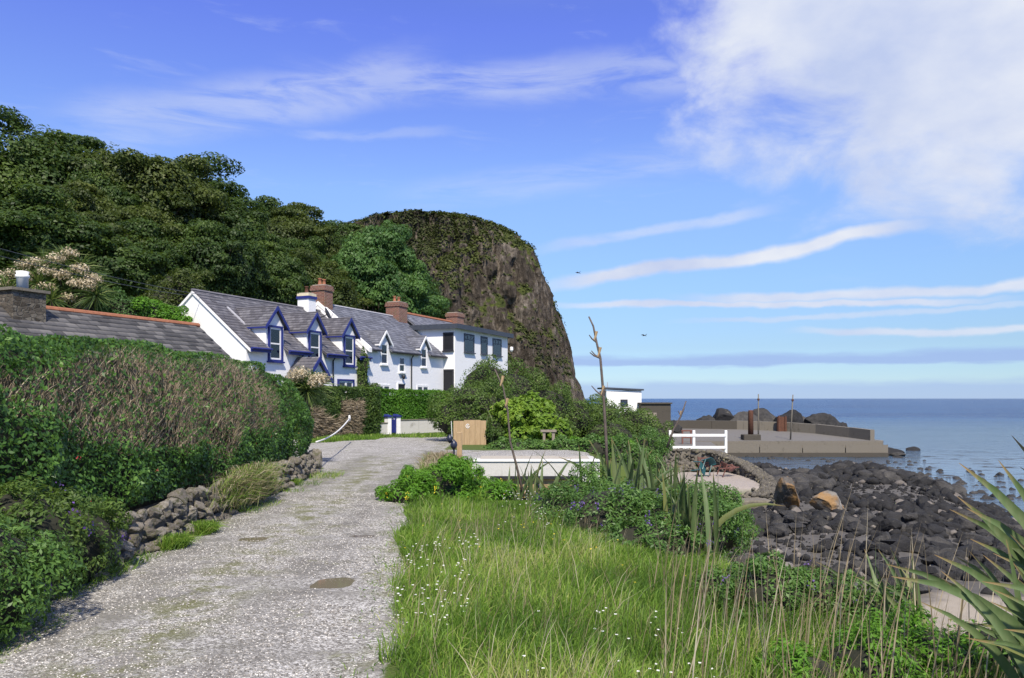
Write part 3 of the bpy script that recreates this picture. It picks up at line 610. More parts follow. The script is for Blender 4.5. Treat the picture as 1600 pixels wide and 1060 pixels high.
chimney(h1, 7.15, 7.72, 2.55, 3.25, 5.7, 7.05, 'render_white', 1, 'cream', potmat='rust', band='paint_blue'); 
MB().prism([(1.02, .75, ze + .72), (1.02, 2.05, ze + 1.74), (1.02, 2.05, ze + 1.80), (1.02, .75, ze + .78)], (.1, 0, 0)).add('flashing', 'lead', h1)
dish = link('satellite_dish', None, None, h1, (7.75, 1.9, 6.0), (R(65), 0, R(25))); MB().lathe([(.02, 0), (.2, .03), (.36, .11), (.37, .125), (.2, .05), (.03, .02)], (0, 0, 0), 18).add('reflector', 'paint_black', dish, True); MB().tube([(0, 0, -.35), (0, 0, 0)], .025, 6).add('bracket', 'paint_black', dish); MB().tube([(0, -.3, .1), (0, 0, .4)], .012, 6).add('feed_arm', 'paint_black', dish)
pch = link('porch', None, None, h1, (3.14, 0, 0)); hw, zE, zA, pr = .91, 2.5, 3.54, 1.27
MB().prism([(-.72, -pr + .15, -.3), (.72, -pr + .15, -.3), (.72, -pr + .15, zE + .1), (0, -pr + .15, zA - .15), (-.72, -pr + .15, zE + .1)], (0, pr - .15, 0)).add('wall', 'render_white', pch)
for sg in (-1, 1):
    a, b = Vector((sg * hw, -pr, zE)), Vector((0, -pr, zA)); dn = Vector((0, 0, -.06)); l = math.hypot(hw, zA - zE)
    MB().prism([a, b, b + dn, a + dn], (0, pr - .01, 0)).add('roof_deck', 'slate_brown', pch)
    v = (-sg * hw / l, 0, (zA - zE) / l); slates('slates', pch, 'slate_brown', (sg * hw, -pr if sg > 0 else -.02, zE), (0, 1 if sg > 0 else -1, 0), v, pr - .02, l, .18, .24)
    dd = Vector((0, 0, -.2)); off = Vector((sg * .03, -.04, .0)); MB().prism([a + off, b + Vector((0, -.04, .02)), b + Vector((0, -.04, -.2)), a + off + dd], (0, .038, 0)).add('bargeboard', 'paint_blue', pch)
MB().box(-.4, .4, -pr + .1, -pr + .148, 0, 2.1).add('door', 'paint_blue', pch)

# plain white house next door
ox, oy = CX + DX * L1, CY + DY * L1
h2 = thing('cottage', 'white painted brick house with two small white dormers and brick chimneys', 'house', (ox, oy, 0), RZ)
L2, D2, ze, zr = 8.2, 6.08, 4.3, 6.64
gable_house(h2, L2, D2, ze, zr, 'render_brickwhite'); vf, lf = slope_vec(D2 / 2, zr - ze); kf = (zr - ze) / (D2 / 2); dorm2 = (1.64, 5.78)
MB().prism([(.22, 0, ze), (.22, D2 / 2, zr), (.22, D2 + .2, ze - .16), (.22, D2 + .2, ze - .06), (.22, D2 / 2, zr + .1), (.22, 0, ze + .1)], (L2 - .2, 0, 0)).add('roof_deck', 'slate', h2)
slates('slates', h2, 'slate', (.22, 0, ze + .1), (1, 0, 0), vf, L2 - .2, lf)
MB().prism([(-.02, -.22, ze - .22), (-.02, -.22, ze + .02), (-.02, D2 / 2, zr + .22), (-.02, D2 + .1, ze + .1), (-.02, D2 + .1, ze - .1), (-.02, D2 / 2, zr)], (.235, 0, 0)).add('raised_verge', 'render_white', h2)
edges = [.22] + [q for c in dorm2 for q in (c - .50, c + .50)] + [L2 + .05]
for a, b in zip(edges[0::2], edges[1::2]):
    MB().prism([(a, .0, ze), (a, .0, ze + .095), (a, -.2, ze + .095 - .2 * kf), (a, -.2, ze + .04 - .2 * kf)], (b - a, 0, 0)).add('eaves', 'slate', h2)
    slates('slates', h2, 'slate', (a, -.21, ze + .105 - .21 * kf), (1, 0, 0), vf, b - a, .27); MB().tube([(a, -.25, ze - .1), (b, -.25, ze - .1)], .05, 8).add('gutter', 'paint_black', h2)
MB().tube([(.22, D2 / 2, zr + .12), (L2, D2 / 2, zr + .12)], .07, 6).add('ridge_tile', 'lead', h2)
for c in dorm2:
    dormer(h2, c, .62, 4.62, 5.32, 1.35, 'render_white', 'paint_white', 'slate', 3.6, .1); window(h2, c - .32, c + .32, 3.52, 4.62, 'sash', None, True, -.006)
window(h2, 3.12, 3.7, 3.15, 4.0, 'sash'); window(h2, .98, 2.19, 1.2, 2.42, 'pair'); window(h2, 5.05, 6.3, 1.2, 2.44, 'pair')
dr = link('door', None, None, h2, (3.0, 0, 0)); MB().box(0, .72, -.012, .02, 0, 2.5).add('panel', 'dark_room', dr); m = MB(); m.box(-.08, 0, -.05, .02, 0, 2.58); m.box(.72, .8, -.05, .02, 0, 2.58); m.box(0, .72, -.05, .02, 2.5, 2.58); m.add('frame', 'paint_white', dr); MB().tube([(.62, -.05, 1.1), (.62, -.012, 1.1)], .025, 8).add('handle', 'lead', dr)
lm = link('wall_lamp', None, None, h2, (3.4, -.14, 2.86)); MB().lathe([(.04, -.1), (.09, 0), (.1, .1), (.03, .16)], seg=10).add('lamp_body', 'paint_black', lm, True); MB().box(-.02, .02, 0, .14, .1, .14).add('bracket', 'paint_black', lm)
downpipe(h2, 4.35, 0, ze - .1, 'paint_black'); downpipe(h2, -.05, 0, ze - .5, 'paint_black')
chimney(h2, .02, .72, 2.62, 3.5, 5.9, 7.66, 'brick', 2); chimney(h2, 7.2, 8.15, 2.55, 3.5, 5.9, 7.6, 'brick', 2)
# flat-roofed wing with slate house behind
h3 = thing('end_house', 'white two storey flat roofed wing in front of a slate roof', 'house', (-3.46, 46.58, 0), RZ)
MB().box(0, 7.8, 0, 3.4, -.5, 6.0).add('wall', 'render_white', h3); MB().box(-.28, 8.1, -.3, 3.1, 6.0, 6.07).add('flat_roof', 'lead', h3)
m = MB(); m.box(-.3, 8.12, -.33, -.301, 5.93, 6.22); m.box(-.31, -.281, -.3, 3.1, 5.93, 6.22); m.box(8.101, 8.13, -.3, 3.1, 5.93, 6.22); m.add('fascia', 'fascia', h3)
for a, b in ((1.2, 2.55), (3.55, 4.5), (5.35, 6.7)): window(h3, a, b, 4.6, 5.72, 'fan', None, True, 0, 'fascia'); window(h3, a, b, 1.4, 2.7, 'fan', None, True, 0, 'fascia')
window(h3, .12, .78, 4.62, 5.7, 'plain', None, True, 0, 'paint_black', 't', open_=True); window(h3, .1, .85, 1.2, 3.45, 'plain', None, False, 0, 'paint_black', 't', open_=True)
MB().prism([(.3, 3.4, -.5), (.3, 3.4, 6.1), (.3, 4.0, 7.0), (.3, 7.2, 4.6), (.3, 7.2, -.5)], (8.2, 0, 0)).add('rear_wall', 'render_white', h3)
MB().prism([(.2, .9, 4.75), (.2, 4.0, 7.1), (.2, 7.3, 4.6), (.2, 7.3, 4.5), (.2, 4.0, 7.0), (.2, .9, 4.65)], (8.5, 0, 0)).add('rear_roof', 'slate', h3)
vf, lf = slope_vec(3.1, 2.35); slates('slates', h3, 'slate', (.2, .9, 4.76), (1, 0, 0), vf, 8.5, lf)
for i in range(19): MB().tube([(.2 + i * .45, 4.0, 7.12), (.63 + i * .45, 4.0, 7.12)], .11, 8).add('ridge_tile', 'terracotta', h3)
chimney(h3, 6.9, 7.9, 3.5, 4.4, 6.2, 7.75, 'brick', 0)
MB().lathe([(.05, 0), (.12, .1), (.12, .3), (.05, .34)], (8.2, -.12, 5.0), 10).add('alarm_box', 'paint_white', h3)

# slate-roofed outbuilding behind the hedge
ox, oy = -11.43 + .92 * .9147, 28.0 - .92 * .4041
ob = thing('outbuilding', 'low stone outbuilding with mossy slate roof behind the tall hedge', 'outbuilding', (-11.43, 28.0, 0), RZ)
Lb = 8.6; hb = 2.3; zr = 4.25; ze = zr - hb * .77
MB().prism([(-Lb, -hb, -.3), (-Lb, -hb, ze), (-Lb, 0, zr), (-Lb, hb, ze), (-Lb, hb, -.3)], (Lb - .02, 0, 0)).add('wall', 'render_old', ob)
MB().prism([(-Lb, -hb - .15, ze - .1), (-Lb, 0, zr + .02), (-Lb, hb + .15, ze - .1), (-Lb, hb + .15, ze), (-Lb, 0, zr + .1), (-Lb, -hb - .15, ze)], (Lb, 0, 0)).add('roof_deck', 'slate_old', ob)
vb, lb = slope_vec(hb + .15, .77 * (hb + .15) + .0); sm = []
for k in range(5):
    V = np.array([(0, 0, 0), (.34, rng.uniform(-.01, .01), 0), (0, 0, .024), (.34, 0, .026), (.345, .27, .006), (0, .27, .006)]); sm.append(arr_mesh('slate', V, [(0, 1, 3, 2), (2, 3, 4, 5)], [rng.random()] * 2))
ang_s = math.atan2(vb[2], vb[1]); nr = 11
for r in range(nr):
    for c in range(25):
        s = -Lb + c * .35 + (r % 2) * .17
        if s > -.3 or len([1]) == 0: continue
        t = lb - (r + 1) * .24
        o = link('slate', random.choice(sm), 'slate_old', ob, (s, -hb - .15 + vb[1] * t, ze + .005 + vb[2] * t), (ang_s + rng.normal(0, .008), 0, rng.normal(0, .012)))
for i in range(19): MB().tube([(-Lb + i * .453, 0, zr + .1), (-Lb + .44 + i * .453, 0, zr + .1)], .1, 8).add('ridge_tile', 'terracotta', ob)
cs = chimney(ob, -7.2, -6.25, -.65, .35, 3.3, 4.7, 'masonry', 0, 'masonry', False); MB().box(-7.28, -6.17, -.73, .43, 4.7, 4.78).add('cap', 'concrete', cs)
MB().lathe([(.15, 4.84), (.15, 5.18), (.18, 5.2), (.18, 5.27), (.15, 5.28), (.17, 5.37), (.12, 5.38)], (-6.6, -.15, -.05), 14).add('pot', 'paint_white', cs, True)

# ------------------------------------------------------------------ garden wall, blue gate
wa, wb = P(585, 680, 36), P(692, 675, 39.2)
gw = thing('garden_wall', 'low white rendered garden wall beneath the front hedge', 'wall', (wa.x, wa.y, 0), math.atan2(wb.y - wa.y, wb.x - wa.x)); Lw = (wb.xy - wa.xy).length
gs = .325 * Lw * .85; gx0, gx1 = .98, 1.32
MB().box(0, gx0 - .2, 0, .2, -.2, .52).add('wall_section', 'render_old', gw); MB().box(gx1 + .22, Lw + 1.5, 0, .2, -.2, .64).add('wall_section', 'render_old', gw)
MB().box(-.02, gx0 - .2, -.03, .23, .521, .56).add('coping', 'concrete', gw); MB().box(gx1 + .22, Lw + 1.5, -.03, .23, .641, .68).add('coping', 'concrete', gw)
for a, b in ((gx0 - .2, gx0), (gx1, gx1 + .22)):
    p = MB().box(a, b, -.04, .24, -.2, .82).add('pillar', 'render_white', gw); m = MB(); c = (a + b) / 2; m.prism([(a - .05, -.09, .82), (b + .05, -.09, .82), (b + .05, .29, .82), (a - .05, .29, .82)], (0, 0, .05)); m.prism([(a - .03, -.07, .87), (c, .1, .95), (b + .03, -.07, .87)], (0, .3, 0)); m.add('cap', 'paint_blue', p)
gt = thing('garden_gate', 'small blue boarded gate between two white pillars', 'gate', (gw.location.x, gw.location.y, 0), gw.rotation_euler.z)
for i in range(4): MB().box(gx0 + .012 + i * .08, gx0 + .086 + i * .08, .0, .03, .06, .78).add('board', 'paint_blue', gt)
MB().box(gx0 + .01, gx1 - .01, .031, .055, .2, .28).add('ledge', 'paint_blue', gt); MB().box(gx0 + .01, gx1 - .01, .031, .055, .6, .68).add('ledge', 'paint_blue', gt)
m = MB()
for i in range(2): m.box(gx0 + .1 + i * .09, gx0 + .15 + i * .09, -.012, -.001, .72, .735); m.box(gx0 + .12 + i * .09, gx0 + .13 + i * .09, -.012, -.001, .68, .72)
m.add('number_plate', 'paint_white', gt)

# ------------------------------------------------------------------ dry stone wall along the lane
dw = thing('dry_stone_wall', 'low dry stone wall with white lichen along the gravel lane', 'wall', (-4.3, 6, 0))
smesh = [rock_mesh('stone', 40 + k, 3, .75, .6) for k in range(7)]
def wall_x(y): return np.interp(y, [6.0, 8.3, 12, 15, 17.6], [-4.12, -4.15, -4.3, -4.45, -4.6])
MB().prism([(wall_x(6) + .17 - .45, 0, -.2), (wall_x(6) + .2, 0, -.2), (wall_x(6) + .1, 0, .36), (wall_x(6) - .3, 0, .36)], (-.46, 11.5, 0)).add('core', 'concrete_dark', dw)
dw.location = (0, 6, 0)
cnt = 0
for row, (z, sc) in enumerate(((.05, .13), (.17, .12), (.29, .115), (.41, .13))):
    y = 6.0 + row * .1
    while y < 17.55:
        s = sc * random.uniform(.75, 1.35); y += s * .85
        o = link('stone', random.choice(smesh), 'stone_wall', dw, (wall_x(y) + .12 - row * .04 + random.uniform(-.03, .05), y - 6, z + hz(-4.3, y) * .5 + random.uniform(-.03, .04)), (random.uniform(-.18, .18), random.uniform(-.18, .18), random.choice((0, math.pi)) + random.uniform(-.35, .35)))
        o.scale = (s * .9, s * 1.25, s * .85); y += s * .8; cnt += 1
o = link('stone', smesh[2], 'stone_wall', dw, (-4.5, 11.62, .3), (R(90), 0, .3)); o.scale = (.17, .36, .17)

# ------------------------------------------------------------------ vegetation builders
def bush(name, label, cat, ells, n, size, mat, core=True, aspect=.5, group=None, base=None, amt=.5, thick=.14, rough=.16, lo=-.6, flowers=None, stem_r=.05, jit=.5, nf=1.3):
    E = np.array(ells, float); bx, by = (E[:, 0].mean(), E[:, 1].mean()) if base is None else base[:2]; bz = hz(bx, by) if base is None or len(base) < 3 else base[2]
    t = thing(name, label, cat, (bx, by, bz), 0, group); E[:, :3] -= (bx, by, bz)
    EL = [tuple(e) for e in E]
    for e in E:
        for q in range(12):
            d = nrmz(rng.normal(0, 1, 3)); d[2] = abs(d[2]) * 1.1 - .25; d = nrmz(d); f = rng.uniform(.22, .42); EL.append((*(e[:3] + d * e[3:6] * rng.uniform(.78, 1.08)), *(e[3:6] * f * rng.uniform(.8, 1.25, 3))))
    p, nn, k = ell_points(EL, n, lo, thick * 1.5, rough * 1.5, .72, nf=nf * 1.5); hole = fbm(p * (.16 / size) + 3, 3, 19) > .37; p, nn, k = p[hole], nn[hole], k[hole]; link('foliage', leaf_mesh('foliage', p, nn + [0, 0, .35], size, aspect, np.clip(clump_rnd(k, amt=.25) * .5 + .9 * (fbm(p * 2.2, 3, 9) - .25) * .8, 0, 1), jit), mat, t)
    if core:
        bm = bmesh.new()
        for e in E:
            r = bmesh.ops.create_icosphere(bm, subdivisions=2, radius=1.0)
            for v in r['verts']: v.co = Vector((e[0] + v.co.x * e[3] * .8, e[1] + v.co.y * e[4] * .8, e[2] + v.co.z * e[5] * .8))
        me = bpy.data.meshes.new('dark_core'); bm.to_mesh(me); bm.free(); link('dark_core', me, 'core_shade', t, kind='stuff')  # solid core; its dark colour supplies the shade seen between leaves
    m = MB()
    for e in E[:4]: m.tube([(e[0] * .3, e[1] * .3, -.15), (e[0] * .6, e[1] * .6, max(.05, e[2] * .5)), (e[0], e[1], e[2])], stem_r, 6, stem_r * .5)
    m.add('stem', 'bark', t)
    if flowers:
        fm, fn_, fs = flowers; q, nn, k = ell_points(E, fn_, -.2, .02, rough, nf=nf); PP = np.repeat(q + nn * .03, 14, 0) + rng.normal(0, .022, (len(q) * 14, 3)) * np.array([1, 1, 1.5]); link('flower_heads', leaf_mesh('flower_heads', PP, np.repeat(nn, 14, 0), fs, .8), fm, t, kind='stuff')
    return t

# trees: crown of many leafy clumps round a limb skeleton, a few forms shared
def tree_form(seed, H, rad, n, leaf, clumps=55, trunk_h=.35, flat=.7, sp=(.3, .62), br=(.38, .55)):
    r = np.random.default_rng(seed); E = []; Bs = []
    for i in range(12):                                    # main boughs, then many small sprays on each
        d = nrmz(r.normal(0, 1, 3)); d[2] = abs(d[2]) * 1.1 - .3; q = r.uniform(*sp)
        Bs.append((np.array([d[0] * rad * q, d[1] * rad * q, H * trunk_h + H * (1 - trunk_h) * (.42 + .42 * d[2] * q * 1.3)]), rad * r.uniform(*br)))
    for c, R_ in Bs:
        for i in range(clumps // 4):
            d = nrmz(r.normal(0, 1, 3)); d[2] = d[2] * .8 + .25; q = r.uniform(.6, .98); s_ = R_ * r.uniform(.2, .4); E.append((*(c + d * R_ * q * np.array([1, 1, .85])), s_ * r.uniform(.9, 1.5), s_ * r.uniform(.9, 1.5), s_ * flat * r.uniform(.6, 1)))
    E = E + [(*c, R_ * .92, R_ * .92, R_ * .8) for c, R_ in Bs]
    p, nn, k = ell_points(E, n, -.6, .22, .45, .5, 1.2); me = leaf_mesh('crown', p, nn + [0, 0, .3], leaf, .62, np.clip(clump_rnd(k, amt=.5) * .6 + .9 * (fbm(p * .8, 3, seed) - .33), 0, 1), .42)
    m = MB(); th = H * trunk_h; m.tube([(0, 0, -1), (.05 * rad, 0, th * .5), (0, .04 * rad, th), (.05 * rad, 0, H * .7)], rad * .085, 9, rad * .03)
    for e in E[::5]: c = Vector(e[:3]); m.tube([(0, 0, th * r.uniform(.6, 1.15)), (c.x * .45, c.y * .45, th + (c.z - th) * .45), c], rad * .03, 5, rad * .008)
    return me, m.mesh('trunk', True), np.percentile(p[:, 2], 99.7), np.percentile(np.abs(p[:, :2]), 98.5)
FORMS = [tree_form(s, 11, 5.0, 90000, .18) for s in (1, 2, 3)]; ASH = tree_form(9, 9.5, 4.6, 70000, .18, 60, .1, .85, (.35, .75), (.34, .5))
def plant_tree(name, label, px, ptop, Y, width, mat, form, group='trees on the wooded slope', rz=None, squash=1.0):
    x = (px - 800) / F * Y; zt = EYE + (HOR - ptop) / F * Y; g = hz(x, Y); t = thing(name, label, 'tree', (x, Y, g), rng.uniform(0, 6.3) if rz is None else rz, group)
    cr, tr, H0, r0 = form; w = width / F * Y / 2 / r0; hgt_ = (zt - g) / H0
    for nm, me in (('trunk', tr), ('crown', cr)):
        o = link(nm, me, None, t); o.scale = (w, w, hgt_)
        if not me.materials: me.materials.append(MATS['bark' if nm == 'trunk' else 'leaf_tree'])
        if nm == 'crown': o.material_slots[0].link = 'OBJECT'; o.material_slots[0].material = MATS[mat]
    return t
TR = [
 (15, 190, 46, 270, 'leaf_tree', 0, 'tall dark sycamore at the far left, highest crown of the wood'),
 (118, 208, 52, 270, 'leaf_tree', 1, 'broad dark sycamore crown, second from the left on the skyline'),
 (205, 246, 50, 230, 'leaf_tree_olive', 2, 'olive-tinged sycamore crown in front of the skyline trees above the flowering palm'),
 (285, 244, 58, 240, 'leaf_tree', 0, 'rounded sycamore crown on the skyline midway down the wooded slope'),
 (335, 310, 54, 200, 'leaf_tree', 1, 'sycamore with crown sloping down at the right edge of the tall wood'),
 (410, 325, 70, 150, 'leaf_tree', 2, 'small distant tree in the dip of the skyline'),
 (478, 318, 66, 170, 'leaf_tree_olive', 1, 'domed tree standing alone on the skyline above the white chimney'),
 (545, 352, 84, 150, 'leaf_tree', 0, 'dark tree on the slope just left of the headland top'),
 (55, 318, 40, 260, 'leaf_tree', 2, 'dark leafy tree low on the slope behind the flowering palm'),
 (180, 345, 42, 230, 'leaf_tree', 0, 'dark tree low on the slope between the palm and the gable'),
 (305, 352, 45, 190, 'leaf_tree', 2, 'dark tree low on the slope behind the white gable'),
 (400, 385, 50, 170, 'leaf_tree', 1, 'dark tree behind the roof of the blue trimmed cottage'),
 (475, 400, 56, 170, 'leaf_tree_olive', 0, 'brown-green tree behind the white chimney'),
 (650, 425, 74, 110, 'leaf_tree', 1, 'small dark tree at the foot of the rock face above the brick chimney'),
 (150, 262, 47, 170, 'leaf_tree', 1, 'dark crown in front of the second skyline sycamore'),
 (375, 345, 56, 140, 'leaf_tree_olive', 0, 'olive crown at the lower right end of the tall wood'),
 (100, 290, 43, 190, 'leaf_tree_olive', 1, 'olive crown above the flowering palm'),
 (250, 322, 46, 170, 'leaf_tree_olive', 0, 'olive crown above the brownish rounded shrub'),
 (440, 372, 60, 130, 'leaf_tree', 2, 'dark crown directly above the white chimney'),
 (-260, 190, 50, 300, 'leaf_tree', 0, 'dark sycamore well beyond the left edge of the wood'), (-420, 200, 46, 320, 'leaf_tree', 1, 'furthest sycamore beyond the left edge of the wood'),
 (-120, 225, 48, 280, 'leaf_tree', 2, 'dark sycamore beyond the left edge of the wood'),
]
for px, tp, Y, wd, mt, fi, lb in TR: plant_tree('sycamore_tree', lb, px, tp, Y, wd, mt, FORMS[fi])
plant_tree('ash_tree', 'fresh green ash tree in front of the headland rock', 590, 350, 64, 175, 'leaf_ash', ASH)
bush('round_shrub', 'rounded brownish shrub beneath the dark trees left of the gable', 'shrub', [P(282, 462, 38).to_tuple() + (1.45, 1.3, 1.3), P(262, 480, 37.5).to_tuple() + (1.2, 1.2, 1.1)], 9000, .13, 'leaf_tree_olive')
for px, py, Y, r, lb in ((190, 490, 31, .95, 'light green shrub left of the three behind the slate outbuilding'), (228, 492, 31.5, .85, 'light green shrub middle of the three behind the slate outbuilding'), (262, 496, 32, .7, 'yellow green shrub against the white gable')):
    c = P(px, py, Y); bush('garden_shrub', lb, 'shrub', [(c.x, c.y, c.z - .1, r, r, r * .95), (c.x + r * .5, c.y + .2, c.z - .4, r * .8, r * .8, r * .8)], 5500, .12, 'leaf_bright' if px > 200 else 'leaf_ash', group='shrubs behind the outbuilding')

# ---- tall clipped hedge on the left: leaf sheath over a dark core, bare twiggy patch
def tall_hedge():
    y0, y1 = 2.6, 18.2; t = thing('clipped_hedge', 'tall clipped hedge with bare twiggy patch above the stone wall', 'hedge', (-5.6, 10, 0))
    n = 84000; u = rng.random(n); Y = y0 + (y1 - y0) * u; v = rng.random(n) * 1.55        # v<1 face, >1 top
    zb = np.interp(Y, [2, 8, 17.7], [.2, .42, .45]); zt = 2.42 + .12 * (fbm(np.stack([Y * .7, Y * 0, Y * 0], -1), 3, 4) - .5) * 2; xf = np.interp(Y, [2, 8, 18.2], [-4.55, -4.55, -4.65])
    endr = 1 - np.clip((Y - 15.6) / 2.6, 0, 1) ** 1.6 * .27
    face = v < 1; fz = np.where(face, v, 1.0); tx = np.where(face, 0, (v - 1) / .55)
    bulge = .22 * np.sin(np.clip(fz, 0, 1) * math.pi * .9); nz = (fbm(np.stack([Y * 1.1, fz * 2.6, tx * 3], -1), 4, 8) - .5)
    X = xf - .55 * fz ** 1.6 + bulge + nz * .5 - tx * 2.4 - np.abs(rng.normal(0, .07, n)) * face - np.clip((Y - 17.1) / 1.1, 0, 1) ** 2 * .35; Z = (zb + (zt - zb) * fz) * np.where(fz > .4, endr, 1) + nz * .25 * (fz > .8) - np.abs(rng.normal(0, .05, n)) * ~face
    bare = S(.545, .68, fbm(np.stack([Y * .35, fz * 1.6, Y * 0 + 3], -1), 4, 12) + .16 * S(7.5, 11, Y) + .11 * S(.5, .72, fz) - .30 * S(.93, .99, fz) - .30 * S(.42, .22, fz) - .22 * S(10.5, 7.5, Y) - .12 * S(15.8, 17, Y))
    keep = rng.random(n) > bare * .8; p = np.stack([X + 5.6, Y - 10, Z], -1); nn = np.stack([face * 1.0, 0 * Y, .35 + ~face * 1.0], -1)
    lum = np.clip(.9 * (fbm(np.stack([X * 3, Y * 3, Z * 3], -1), 3, 44) - .25) + rng.normal(0, .16, n) + .12 * ~face, 0, 1)
    link('foliage', leaf_mesh('foliage', p[keep], nn[keep], .062, .5, lum[keep], .55), 'leaf_hedge', t)
    # end face
    m = 9000; a = rng.random(m); zc = rng.random(m) ** .8; pe = np.stack([-4.85 - 2.3 * a - .45 * zc + 5.6, 17.55 + .25 * np.sin(a * 3) - zc * .55 - 10 + rng.normal(0, .08, m), .15 + 2.05 * zc], -1); link('foliage', leaf_mesh('foliage', pe, np.tile([.2, 1, .2], (m, 1)), .062, .5), 'leaf_hedge', t)
    k = np.where(bare * face > .25)[0]; k = rng.choice(k, min(15000, len(k))); B = p[k] - np.stack([.1 + 0 * k, 0 * k, .12 + 0 * k], -1)
    link('bare_twigs', blade_mesh('bare_twigs', B, np.stack([.25 + rng.normal(0, .35, len(k)), rng.normal(0, .4, len(k)), 1 + 0 * k], -1), rng.uniform(.1, .26, len(k)), rng.uniform(.004, .008, len(k)), .15), 'twig', t)
    mb = MB(); mb.prism([(-.0 + .72, y0 - 10, -.2), (.72, y0 - 10, .5), (.78, y0 - 10, 1.3), (.3, y0 - 10, 2.22), (-2.2, y0 - 10, 2.2), (-2.2, y0 - 10, -.2)], (-.1, y1 - y0 - .75, 0)); mb.add('dark_core', 'core_shade', t)  # solid filler block, coloured dark for the hedge's shaded inside
    q = rng.choice(np.where(face & (fz < .6) & keep)[0], 26); PP = np.repeat(p[q] + [.03, 0, 0], 8, 0) + rng.normal(0, .014, (26 * 8, 3)); link('flower_heads', leaf_mesh('flower_heads', PP, np.tile([1., 0, .3], (26 * 8, 1)), .018, .8), 'flower_red', t, kind='stuff')
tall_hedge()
# front hedges by the houses
def box_hedge(name, label, a, b, dep, h0, h1, n, mat, size=.1, brown=0.0):
    ax, ay = a; bx, by = b; L = math.hypot(bx - ax, by - ay); rz = math.atan2(by - ay, bx - ax); t = thing(name, label, 'hedge', (ax, ay, hz(ax, ay)), rz)
    u = rng.random(n); v = rng.random(n) * (1 + dep / 2.0); face = v < 1; nz = fbm(np.stack([u * L * 1.2, v * 2, u * 0], -1), 4, int(L * 10)) - .5; H = h0 + (h1 - h0) * u + .2 * (fbm(np.stack([u * L * .8, u * 0, u * 0], -1), 3, 2) - .5)
    p = np.stack([u * L, np.where(face, nz * .35, (v - 1) / (dep / 2.0) * dep), np.where(face, v * H, H + nz * .25)], -1); p += rng.normal(0, .04, p.shape); nn = np.stack([u * 0, -1.0 * face, .3 + ~face], -1)
    lum = np.clip(.9 * (fbm(p * 1.6, 3, 5) - .25) + rng.normal(0, .14, n), 0, 1); br = (fbm(p * .7 + 9, 3, 77) > 1 - brown) & face & (v < .75) & (rng.random(n) < .8)
    link('foliage', leaf_mesh('foliage', p[~br], nn[~br], size, .55, lum[~br]), mat, t)
    if br.sum() > 50: link('bare_twigs', blade_mesh('bare_twigs', p[br], nn[br] + rng.normal(0, .6, (br.sum(), 3)), .3, .02, .2), 'twig', t)
    e = rng.random((n // 8, 2)); pe = np.stack([L + .1 * rng.normal(0, 1, n // 8), e[:, 0] * dep, e[:, 1] * h1], -1); link('foliage', leaf_mesh('foliage', np.concatenate([pe, pe * [0, 1, h0 / h1]]), np.tile([.5, 0, .3], (2 * (n // 8), 1)), size, .55), mat, t)
    MB().box(.15, L - .15, .22, dep, -.2, min(h0, h1) - .18).add('dark_core', 'core_shade', t)  # filler box with the inner shade of the hedge put into its colour
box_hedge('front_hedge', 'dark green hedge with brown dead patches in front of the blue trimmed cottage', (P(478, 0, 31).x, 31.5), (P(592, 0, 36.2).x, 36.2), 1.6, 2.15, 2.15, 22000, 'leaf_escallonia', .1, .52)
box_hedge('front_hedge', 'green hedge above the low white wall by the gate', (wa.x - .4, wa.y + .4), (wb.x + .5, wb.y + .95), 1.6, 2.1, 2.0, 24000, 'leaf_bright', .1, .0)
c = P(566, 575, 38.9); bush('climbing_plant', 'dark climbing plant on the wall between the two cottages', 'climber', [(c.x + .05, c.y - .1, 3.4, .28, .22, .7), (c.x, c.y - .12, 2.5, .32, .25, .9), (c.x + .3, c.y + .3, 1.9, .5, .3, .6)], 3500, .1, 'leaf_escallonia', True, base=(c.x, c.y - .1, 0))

# hebe bushes at the lane edge, lower left
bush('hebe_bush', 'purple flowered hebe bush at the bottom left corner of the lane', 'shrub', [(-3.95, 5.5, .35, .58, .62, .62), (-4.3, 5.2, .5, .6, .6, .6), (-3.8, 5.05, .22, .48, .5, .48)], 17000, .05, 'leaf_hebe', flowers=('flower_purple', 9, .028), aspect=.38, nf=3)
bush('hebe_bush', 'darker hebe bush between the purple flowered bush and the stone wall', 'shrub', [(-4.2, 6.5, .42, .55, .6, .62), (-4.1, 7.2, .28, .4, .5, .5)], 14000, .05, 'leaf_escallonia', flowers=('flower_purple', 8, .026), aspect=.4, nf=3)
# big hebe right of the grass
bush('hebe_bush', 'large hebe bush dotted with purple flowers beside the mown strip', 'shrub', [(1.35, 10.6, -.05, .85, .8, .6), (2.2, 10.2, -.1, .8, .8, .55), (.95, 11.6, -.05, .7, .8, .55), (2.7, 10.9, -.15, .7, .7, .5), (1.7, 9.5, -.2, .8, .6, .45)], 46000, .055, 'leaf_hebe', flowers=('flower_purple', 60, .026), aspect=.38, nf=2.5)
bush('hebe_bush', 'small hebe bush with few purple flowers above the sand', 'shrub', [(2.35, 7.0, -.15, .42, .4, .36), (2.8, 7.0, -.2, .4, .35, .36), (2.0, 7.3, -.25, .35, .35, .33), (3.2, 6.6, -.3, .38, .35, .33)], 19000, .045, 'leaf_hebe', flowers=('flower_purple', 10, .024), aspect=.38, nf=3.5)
bush('leafy_weeds', 'bright green leafy clump with yellow flowers at the lane edge', 'weeds', [(-1.2, 13.6, .0, .65, .8, .6), (-1.75, 13.0, -.05, .45, .6, .5), (-.6, 13.9, -.15, .6, .6, .5)], 22000, .085, 'leaf_bright', aspect=.25, flowers=('flower_yellow', 24, .02), nf=2)
